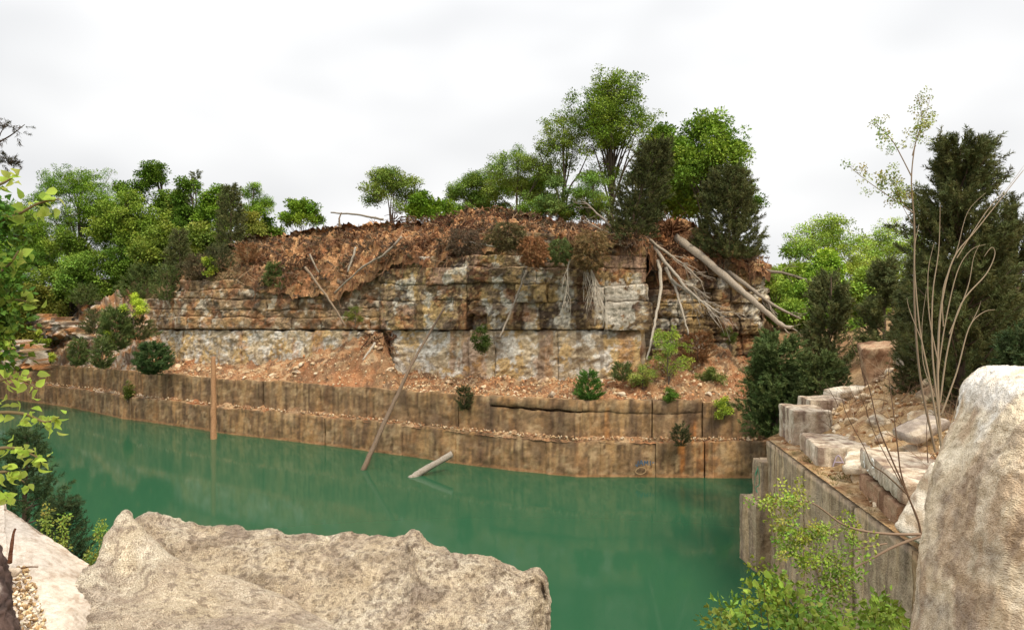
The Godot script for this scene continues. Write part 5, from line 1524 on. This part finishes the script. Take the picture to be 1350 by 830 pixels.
	var named := [[1215, 545, 20.5, 0.55, "tan angular rock below the dark cedar on the rubble slope"], [1190, 500, 26.0, 0.6, "rounded tan rock right of the big brown block"], [1160, 548, 22.5, 0.42, "brown cube-like rock in the middle of the rubble slope"], [1145, 588, 20.0, 0.45, "tan rock at the slope's foot beside the white wedge slab"], [1205, 552, 18.5, 0.4, "pale flat rock high on the rubble slope"], [1172, 575, 19.0, 0.4, "reddish-tan rock above the slab with letters"], [1225, 520, 22.0, 0.5, "grey rock at the head of the rubble slope"], [1130, 610, 19.2, 0.3, "small pale rock lying by the white wedge slab"]]
	var i := 0
	for r in named:
		var p := P(r[0], r[1], r[2])
		p.y = ground_y(p.x, r[2]) + r[3] * 0.3
		var tr := Transform3D(Basis.from_euler(Vector3(rng.randf_range(-0.4, 0.4), rng.randf() * TAU, rng.randf_range(-0.4, 0.4))), p)
		var rk := put("limestone_rock", tinted(rock_mesh(700 + i, Vector3(r[3], r[3] * 0.75, r[3] * 0.9), 12, 26, 15), col_rock, tr), M.rock)
		rk.transform = tr
		tag(rk, r[4], "rock", gr)
		i += 1
	for k in 54:
		var d := rng.randf_range(15.0, 29.0)
		var x := right_edge(d) + rng.randf_range(1.2, 5.5)
		var s := rng.randf_range(0.12, 0.36)
		var p := Vector3(x, ground_y(x, d) + s * 0.3, -d)
		var tr := Transform3D(Basis.from_euler(Vector3(rng.randf_range(-0.5, 0.5), rng.randf() * TAU, rng.randf_range(-0.5, 0.5))), p)
		var rk := put("limestone_rock", tinted(rock_mesh(800 + k % 12, Vector3(s, s * 0.65, s * 0.85), 10, 18, 11), col_rock, tr), M.rock)
		rk.transform = tr
		tag(rk, ("angular rock " if s > 0.24 else "small rock ") + ("low " if x < right_edge(d) + 3.0 else "high ") + ("on the rubble above the slab with letters" if d < 18.5 else "on the rubble beside the low flat block" if d < 22.5 else "on the rubble right of the tall square block" if d < 26.0 else "on the rubble before the big brown block"), "rock", "small rocks on the rubble slope")
	var where := []
	var tint := PackedColorArray()
	var chip := rock_mesh(503, Vector3(1, 0.5, 0.8), 9, 12, 8, 0.05)
	for k in 2600:
		var d := rng.randf_range(8.5, 29.0)
		var x := right_edge(d) + 0.15 + 5.5 * pow(rng.randf(), 0.7)
		var p := Vector3(x, ground_y(x, d) + 0.09, -d)
		where.append(Transform3D(Basis.from_euler(rv(3.0)) * (0.02 + 0.1 * pow(rng.randf(), 3.0)), p))
		tint.append([L(206, 176, 134), L(232, 214, 184), L(184, 140, 98), L(150, 112, 82)][rng.randi() % 4])
	var rb := scatter("rubble", chip, M.rock, where, tint)
	rb.set_meta("kind", "stuff")
	tag(rb, "chips and grit strewn over the right ledge", "rubble")
	where = []; tint = PackedColorArray()
	var stick := MB.new()
	tube(stick, [Vector3(0, -0.1, 0), Vector3(0.04, 0.3, 0.03), Vector3(0, 0.62, 0.05), Vector3(0.06, 1.0, 0)], [0.012, 0.01, 0.007, 0.003], 4)
	tube(stick, [Vector3(0.03, 0.3, 0.03), Vector3(0.2, 0.6, 0.1), Vector3(0.26, 0.85, 0.2)], [0.006, 0.004, 0.002], 4)
	tube(stick, [Vector3(0.01, 0.5, 0.04), Vector3(-0.15, 0.72, -0.05), Vector3(-0.2, 0.95, 0.02)], [0.005, 0.004, 0.002], 4)
	for k in 420:
		var d := rng.randf_range(13.0, 30.0)
		var x := right_edge(d) + rng.randf_range(1.6, 6.5)
		if fb2(Vector3(x, 0, d), 0.5) < -0.02: continue
		where.append(Transform3D(facing(Vector3(rng.randfn() * 0.8, rng.randf_range(0.2, 1.0), rng.randfn() * 0.6)) * Basis.from_scale(Vector3.ONE * rng.randf_range(0.5, 1.4)), Vector3(x, ground_y(x, d), -d)))
		tint.append([L(150, 124, 100), L(116, 92, 74), L(176, 152, 124), L(96, 76, 62)][rng.randi() % 4])
	var tw := scatter("twig_litter", stick.mesh(), M.twig, where, tint)
	tw.set_meta("kind", "stuff")
	tag(tw, "dead twigs and brush strewn over the rubble right of the blocks", "twigs")
	where = []; tint = PackedColorArray()
	var blade := MB.new()
	for k in 14:
		var a := rng.randf() * TAU
		var o := Vector3(cos(a), 0, sin(a))
		var n := blade.vert(o * 0.03 + Vector3(0.006, 0, 0))
		blade.vert(o * 0.03 - Vector3(0.006, 0, 0)); blade.vert(o * rng.randf_range(0.08, 0.2) + Vector3(0, rng.randf_range(0.1, 0.26), 0))
		blade.tri(n, n + 1, n + 2)
	for k in 300:
		var d := rng.randf_range(9.0, 25.0)
		var x := right_edge(d) + rng.randf_range(0.05, 0.8)
		if fb(Vector3(x, 0, d), 0.8) < 0.05: continue
		where.append(Transform3D(Basis(Vector3.UP, rng.randf() * TAU) * rng.randf_range(0.5, 1.1), Vector3(x, ground_y(x, d) + 0.05, -d)))
		tint.append([L(96, 98, 56), L(140, 122, 80), L(110, 108, 60)][rng.randi() % 3])
	var gs := scatter("grass", blade.mesh(false), M.leaf, where, tint)
	gs.set_meta("kind", "stuff")
	tag(gs, "thin dry grass along the ledge's edge", "grass")

# ---------- thin saplings and near foliage
func stems_into(mb: MB, lines: Array, d: float, org: Vector3, r0: float, col: Color, spread := 0.6) -> Array:
	var ends := []
	for l in lines:
		var pts := []
		for i in l.size(): pts.append(P(l[i][0], l[i][1], d + (l[i][2] if l[i].size() > 2 else 0.0)) - org)
		var line := curve(pts, 5)
		var rr: float = r0 * (l[0][3] if l[0].size() > 3 else 1.0)
		tube(mb, line, taper(line.size(), rr, rr * 0.22), 6, col, 0.15)
		ends.append(line)
	return ends
var leaf_kit := []
var leaf_mats := []
func leaf_piece(lobed: float, sd: int) -> ArrayMesh:      # a leaf one metre long along y, folded and drooping
	var r := RandomNumberGenerator.new(); r.seed = sd
	var mb := MB.new()
	var n := 7
	for i in n + 1:
		var t := float(i) / n
		var w := sin(PI * pow(t, 0.75)) * 0.36 * (1.0 + lobed * 0.45 * sin(t * 16.0 + sd)) + 0.01
		var z := -0.35 * t * t
		mb.vert(Vector3(-w, t, z + w * 0.35)); mb.vert(Vector3(0, t, z)); mb.vert(Vector3(w, t, z + w * 0.35))
	for i in n:
		for k in 2:
			var a := i * 3 + k
			mb.quad(a, a + 3, a + 4, a + 1)
	return mb.mesh()
func hang_leaves(root: Node3D, line: Array, n: int, size: float, from := 0.15, spread := 0.06) -> void:
	for i in n:
		var f := lerpf(from, 1.0, (i + rng.randf()) / n) * (line.size() - 1)
		var p: Vector3 = line[int(f)].lerp(line[mini(int(f) + 1, line.size() - 1)], f - int(f))
		var dir := (rdir() + Vector3(0.25, -0.35, 0.1)).normalized()
		var o := MeshInstance3D.new()
		o.mesh = leaf_kit[rng.randi() % leaf_kit.size()]
		o.material_override = leaf_mats[rng.randi() % leaf_mats.size()]
		o.name = "leaf"
		var up := facing(dir, rng.randf() * TAU)
		o.transform = Transform3D(up * Basis.from_scale(Vector3.ONE * size * rng.randf_range(0.7, 1.25)), p + rdir() * spread * rng.randf())
		root.add_child(o, true)
func spray_crown(root: Node3D, lines: Array, n: int, scale: float, spread: float, col: Color, kit: Array, mat: Material, from := 0.3) -> void:
	var where := []
	var tint := PackedColorArray()
	for i in n:
		var l: Array = lines[rng.randi() % lines.size()]
		var f := lerpf(from, 1.0, rng.randf()) * (l.size() - 1)
		var p: Vector3 = l[int(f)].lerp(l[mini(int(f) + 1, l.size() - 1)], f - int(f)) + rdir() * spread * pow(rng.randf(), 0.7)
		where.append(Transform3D(Basis.from_euler(rv(3.0)) * scale * rng.randf_range(0.6, 1.3), p))
		tint.append(Color(col.r * rng.randf_range(0.8, 1.3), col.g * rng.randf_range(0.85, 1.2), col.b * rng.randf_range(0.8, 1.2)))
	var o := scatter("crown", kit[0], mat, where, tint, root)
	o.set_meta("kind", "stuff")
func make_near_plants() -> void:
	for i in 3: leaf_kit.append(leaf_piece(0.18 if i > 0 else 0.05, 40 + i))
	for c in [Color(0.16, 0.27, 0.03), Color(0.22, 0.36, 0.045), Color(0.29, 0.42, 0.06), Color(0.12, 0.21, 0.025)]:
		var m := leafy(Color(0.75, 0.75, 0.4))
		m.vertex_color_use_as_albedo = false
		m.albedo_color = c.linear_to_srgb()
		leaf_mats.append(m)
	var fine := [make_spray(40, 0.2, 0.05, 0.0045)]
	# tall thin sapling with a few pale leaves, before the ragged cedar
	var org := P(1234, 590, 13.6)
	var t := base("sapling", org)
	tag(t, "tall thin sapling with sparse pale leaves rising above the ragged cedar", "sapling")
	var mb := MB.new()
	var ln := stems_into(mb, [[[1234, 596, 0, 1.0], [1214, 500], [1206, 400], [1206, 300], [1202, 240], [1207, 190], [1216, 160], [1210, 124]], [[1204, 280, 0, 0.5], [1176, 261], [1150, 243], [1128, 226], [1112, 212]], [[1202, 232, 0, 0.5], [1180, 190], [1166, 173], [1150, 158]], [[1203, 205, 0, 0.4], [1216, 160], [1224, 140], [1227, 126]], [[1190, 268, 0, 0.3], [1178, 240], [1170, 226]], [[1206, 300, 0, 0.3], [1186, 262], [1182, 240]]], 13.6, org, 0.022, L(128, 112, 94))
	put("trunk", mb.mesh(), M.twig, t)
	var tops := [ln[0].slice(24), ln[1].slice(6), ln[2], ln[3], ln[4], ln[5].slice(4)]
	spray_crown(t, tops, 95, 0.62, 0.24, Color(0.3, 0.34, 0.1), fine_clumps, M.leaf, 0.1)
	# clump of bare stems
	org = P(1244, 600, 12.8)
	t = base("bare_sapling", org)
	tag(t, "bare many-stemmed sapling standing on the rubble left of the right boulder", "sapling")
	mb = MB.new()
	ln = stems_into(mb, [
		[[1243, 602, 0, 1.0], [1238, 540], [1237, 470], [1242, 400], [1258, 340], [1290, 300], [1350, 224]],
		[[1240, 580, 0, 0.7], [1226, 500], [1214, 440], [1208, 380], [1206, 330], [1212, 296]],
		[[1240, 560, 0, 0.7], [1230, 470], [1230, 390], [1238, 330], [1240, 270]],
		[[1240, 530, 0, 0.6], [1250, 460], [1268, 400], [1300, 362], [1312, 336], [1308, 326], [1298, 338]],
		[[1242, 545, 0, 0.6], [1262, 490], [1278, 432], [1296, 412], [1312, 408]],
		[[1236, 500, 0, 0.5], [1246, 430], [1262, 360], [1280, 330], [1300, 322]],
		[[1216, 450, 0, 0.4], [1200, 410], [1196, 392]],
		[[1242, 590, 0, 0.5], [1258, 548], [1264, 520]],
		[[1238, 480, 0, 0.5], [1226, 420], [1224, 360], [1232, 320]],
		[[1244, 430, 0, 0.4], [1244, 380], [1262, 330], [1276, 280], [1300, 254]],
		[[1252, 440, 0, 0.4], [1276, 380], [1284, 340], [1292, 322]],
		[[1262, 340, 0, 0.35], [1300, 280], [1330, 246], [1352, 216]],
		[[1278, 432, 0, 0.3], [1290, 408], [1294, 396]],
		[[1232, 520, 0, 0.4], [1218, 480], [1216, 430], [1222, 380]]], 12.8, org, 0.025, L(150, 134, 112))
	put("trunk", mb.mesh(), M.twig, t)
	# slender stems close to the boulder, arching over the ledge
	org = P(1216, 720, 8.6)
	t = base("bare_sapling", org)
	tag(t, "slender dark bare stems arching up over the slab with letters", "sapling")
	mb = MB.new()
	ln = stems_into(mb, [
		[[1216, 724, 0, 1.0], [1212, 690], [1196, 650], [1174, 600], [1158, 560], [1146, 510], [1134, 480], [1118, 440]],
		[[1212, 690, 0, 0.8], [1190, 630], [1184, 590], [1178, 540], [1172, 490], [1176, 460]],
		[[1200, 655, 0, 0.7], [1168, 625], [1150, 612], [1140, 590], [1116, 545], [1110, 520]],
		[[1190, 640, 0, 0.5], [1160, 585], [1144, 545], [1140, 500]],
		[[1224, 610, 0, 0.5], [1222, 570], [1224, 540]]], 8.6, org, 0.014, L(104, 84, 68))
	put("trunk", mb.mesh(), M.twig, t)
	# shrub hanging over the ledge wall, dead limbs and small leaves
	org = P(1216, 716, 7.4)
	t = base("overhanging_shrub", org)
	tag(t, "leafy shrub with pale dead limbs hanging over the ledge wall", "shrub")
	mb = MB.new()
	ln = stems_into(mb, [
		[[1214, 704, 0, 1.0], [1180, 704], [1140, 700], [1110, 690], [1080, 668], [1060, 660], [1030, 662], [1000, 668]],
		[[1216, 706, 0, 1.1], [1180, 720], [1150, 736], [1120, 752], [1090, 772], [1060, 790]],
		[[1170, 716, 0, 0.6], [1130, 724], [1110, 734], [1080, 760]],
		[[1150, 712, 0, 0.4], [1126, 716], [1130, 700], [1118, 716]],
		[[1110, 690, 0, 0.4], [1090, 700], [1070, 712], [1050, 706]],
		[[1060, 660, 0, 0.4], [1046, 680], [1030, 700], [1040, 726]],
		[[1080, 760, 0, 0.4], [1070, 740], [1050, 730], [1046, 716]],
		[[1120, 752, 0, 0.5], [1112, 772], [1100, 800], [1096, 830]]], 7.4, org, 0.015, L(128, 108, 90))
	put("limb", mb.mesh(), M.twig, t)
	spray_crown(t, [ln[0].slice(22), ln[5], ln[5], ln[4], ln[0].slice(26)], 64, 0.5, 0.2, Color(0.28, 0.37, 0.07), fine_clumps, M.leaf, 0.2)
	spray_crown(t, [ln[1].slice(10), ln[7]], 40, 0.5, 0.2, Color(0.2, 0.28, 0.05), fine_clumps, M.leaf, 0.2)
	spray_crown(t, [ln[6], ln[2].slice(6), ln[4], ln[3]], 56, 0.5, 0.22, Color(0.24, 0.33, 0.055), fine_clumps, M.leaf, 0.2)
	# the larger-leaved shrub at the bottom edge
	org = P(1080, 930, 5.6)
	t = base("leafy_shrub", org)
	tag(t, "large-leaved green shrub at the bottom edge beside the right boulder", "shrub")
	mb = MB.new()
	var lines := []
	for k in 24:
		var x := lerpf(950, 1200, (k + rng.randf()) / 24.0)
		var top: float = tab([[945, 800], [975, 768], [1005, 742], [1050, 752], [1090, 788], [1120, 796], [1150, 782], [1200, 800]], x) + rng.randf_range(0, 30)
		var dz := rng.randf_range(-0.5, 0.5)
		lines.append([[lerpf(1080, x, 0.5), 930, dz, rng.randf_range(0.6, 1.0)], [lerpf(1080, x, 0.8), 870, dz], [x + 4, lerpf(870, top, 0.6), dz], [x, top + 6, dz]])
	ln = stems_into(mb, lines, 5.6, org, 0.008, L(104, 92, 60))
	for l in ln:
		var bm := MB.new()
		tube(bm, l, taper(l.size(), 0.006, 0.002), 5, L(104, 92, 60))
		hang_leaves(put("branch", bm.mesh(), M.twig, t), l, 11, 0.066, 0.4, 0.14)
	spray_crown(t, ln, 90, 0.7, 0.22, Color(0.17, 0.26, 0.045), fine_clumps, M.leaf, 0.45)
	# tree at the left frame edge, its lit leaves reaching into the picture
	org = P(-60, 900, 3.6)
	t = base("leafy_tree", org)
	tag(t, "bright green leafy branches reaching in from the left frame edge", "tree")
	mb = MB.new()
	ln = stems_into(mb, [
		[[-60, 900, 0, 3.0], [-62, 700], [-58, 500], [-56, 360], [-50, 240], [-40, 160]],
		[[-56, 340, 0, 1.0], [-20, 300], [20, 284], [50, 268], [78, 262]],
		[[-54, 280, 0, 0.8], [-20, 252], [6, 240], [18, 232]],
		[[-56, 400, 0, 0.9], [-20, 372], [10, 350], [24, 330]],
		[[-56, 440, 0, 0.9], [-20, 415], [14, 396], [38, 398]],
		[[-58, 470, 0, 0.9], [-24, 450], [0, 440], [18, 456]],
		[[-58, 540, 0, 1.0], [-20, 510], [20, 498], [48, 512]],
		[[-58, 560, 0, 1.0], [-10, 545], [30, 545], [58, 556], [78, 550]],
		[[-60, 620, 0, 1.0], [-20, 596], [16, 590], [44, 600], [54, 608]],
		[[-60, 650, 0, 1.0], [-20, 628], [10, 622], [32, 636]],
		[[-60, 690, 0, 0.8], [-20, 660], [0, 650], [14, 660]]], 3.6, org, 0.012, L(110, 96, 70))
	put("trunk", mb.mesh(), M.twig, t)
	var many := [0, 34, 16, 30, 26, 22, 32, 36, 32, 26, 18]
	for k in range(1, ln.size()):
		var bm := MB.new()
		tube(bm, ln[k], taper(ln[k].size(), 0.0125, 0.003), 6, L(110, 96, 70))
		hang_leaves(put("branch", bm.mesh(), M.twig, t), ln[k], many[k], 0.05, 0.3, 0.07)
	spray_crown(t, [ln[3].slice(0, 10), ln[4].slice(0, 10), ln[5].slice(0, 12), ln[1].slice(0, 8)], 110, 0.55, 0.13, Color(0.09, 0.16, 0.03), fine_clumps, M.leaf, 0.3)
	# dark needle bough in the upper left corner
	org = P(-50, 260, 7.0)
	t = base("cedar_bough", org)
	tag(t, "dark brownish needle twigs in the upper left corner against the sky", "bough")
	mb = MB.new()
	ln = stems_into(mb, [[[-50, 260, 0, 1.0], [-30, 215], [-5, 190], [14, 178], [32, 164]], [[-20, 205, 0, 0.5], [0, 206], [12, 212]], [[-8, 192, 0, 0.5], [2, 172], [10, 162]]], 7.0, org, 0.014, L(70, 56, 46))
	put("limb", mb.mesh(), M.twig, t)
	spray_crown(t, ln, 40, 0.6, 0.06, Color(0.05, 0.045, 0.03), fine, M.needle, 0.45)
	# young cedars and weeds below the slab's edge
	cedar("cedar_bush", "feathery dark green cedar rising behind the pale slab at the left", "", 34, 566, 800, 96, 6.4, Color(0.045, 0.075, 0.028), {"category": "bush", "shape": 0.6, "skirt": 0.3, "n": 1500, "size": 0.55, "gaps": 0.5, "kit": [fine[0], fine[0], fine[0]], "limbs": 0.06, "trunk": 0.03})
	cedar("cedar_bush", "lower dark cedar tuft beside the pale slab's right end", "", 84, 656, 800, 64, 6.0, Color(0.045, 0.07, 0.03), {"category": "bush", "shape": 0.55, "skirt": 0.3, "n": 900, "size": 0.5, "gaps": 0.5, "kit": [fine[0], fine[0], fine[0]], "limbs": 0.06, "trunk": 0.02})
	var gw := "yellow-green weed stalks before the water"
	var weeds := [[[[66, 780, 0, 1.0], [62, 720], [60, 660]], "tall yellow-green weed stalk in front of the feathery cedar"], [[[78, 790, 0, 1.0], [80, 730], [84, 678]], "yellow-green weed stalk in front of the lower cedar tuft"], [[[124, 780, 0, 1.0], [128, 735], [136, 688]], "yellow-green weed stalk beside the boulder's fin"], [[[118, 790, 0, 1.0], [118, 760], [116, 730]], "short weed stalk in the notch between slab and boulder"]]
	for w in weeds:
		org = P(w[0][0][0], w[0][0][1], 5.6)
		t = base("weed_stalk", org)
		tag(t, w[1], "weed", gw)
		mb = MB.new()
		ln = stems_into(mb, [w[0]], 5.6, org, 0.006, Color(0.22, 0.26, 0.06))
		put("stem", mb.mesh(), M.twig, t)
		spray_crown(t, ln, 16, 0.3, 0.03, Color(0.26, 0.32, 0.07), fine_clumps, M.leaf, 0.25)

func _ready() -> void:
	rng.seed = 20240
	nz.seed = 1; nz.frequency = 1.0; nz.fractal_octaves = 4
	nz2.seed = 9; nz2.frequency = 1.0; nz2.fractal_octaves = 3
	cell.seed = 4; cell.frequency = 1.0; cell.noise_type = FastNoiseLite.TYPE_CELLULAR; cell.cellular_return_type = FastNoiseLite.RETURN_CELL_VALUE; cell.cellular_jitter = 0.85; cell.fractal_type = FastNoiseLite.FRACTAL_NONE
	make_world()
	make_materials()
	make_ground()
	make_bench()
	make_cliff()
	make_plant_kit()
	make_woods()
	make_timber()
	make_right_bank()
	make_foreground()
	make_near_plants()
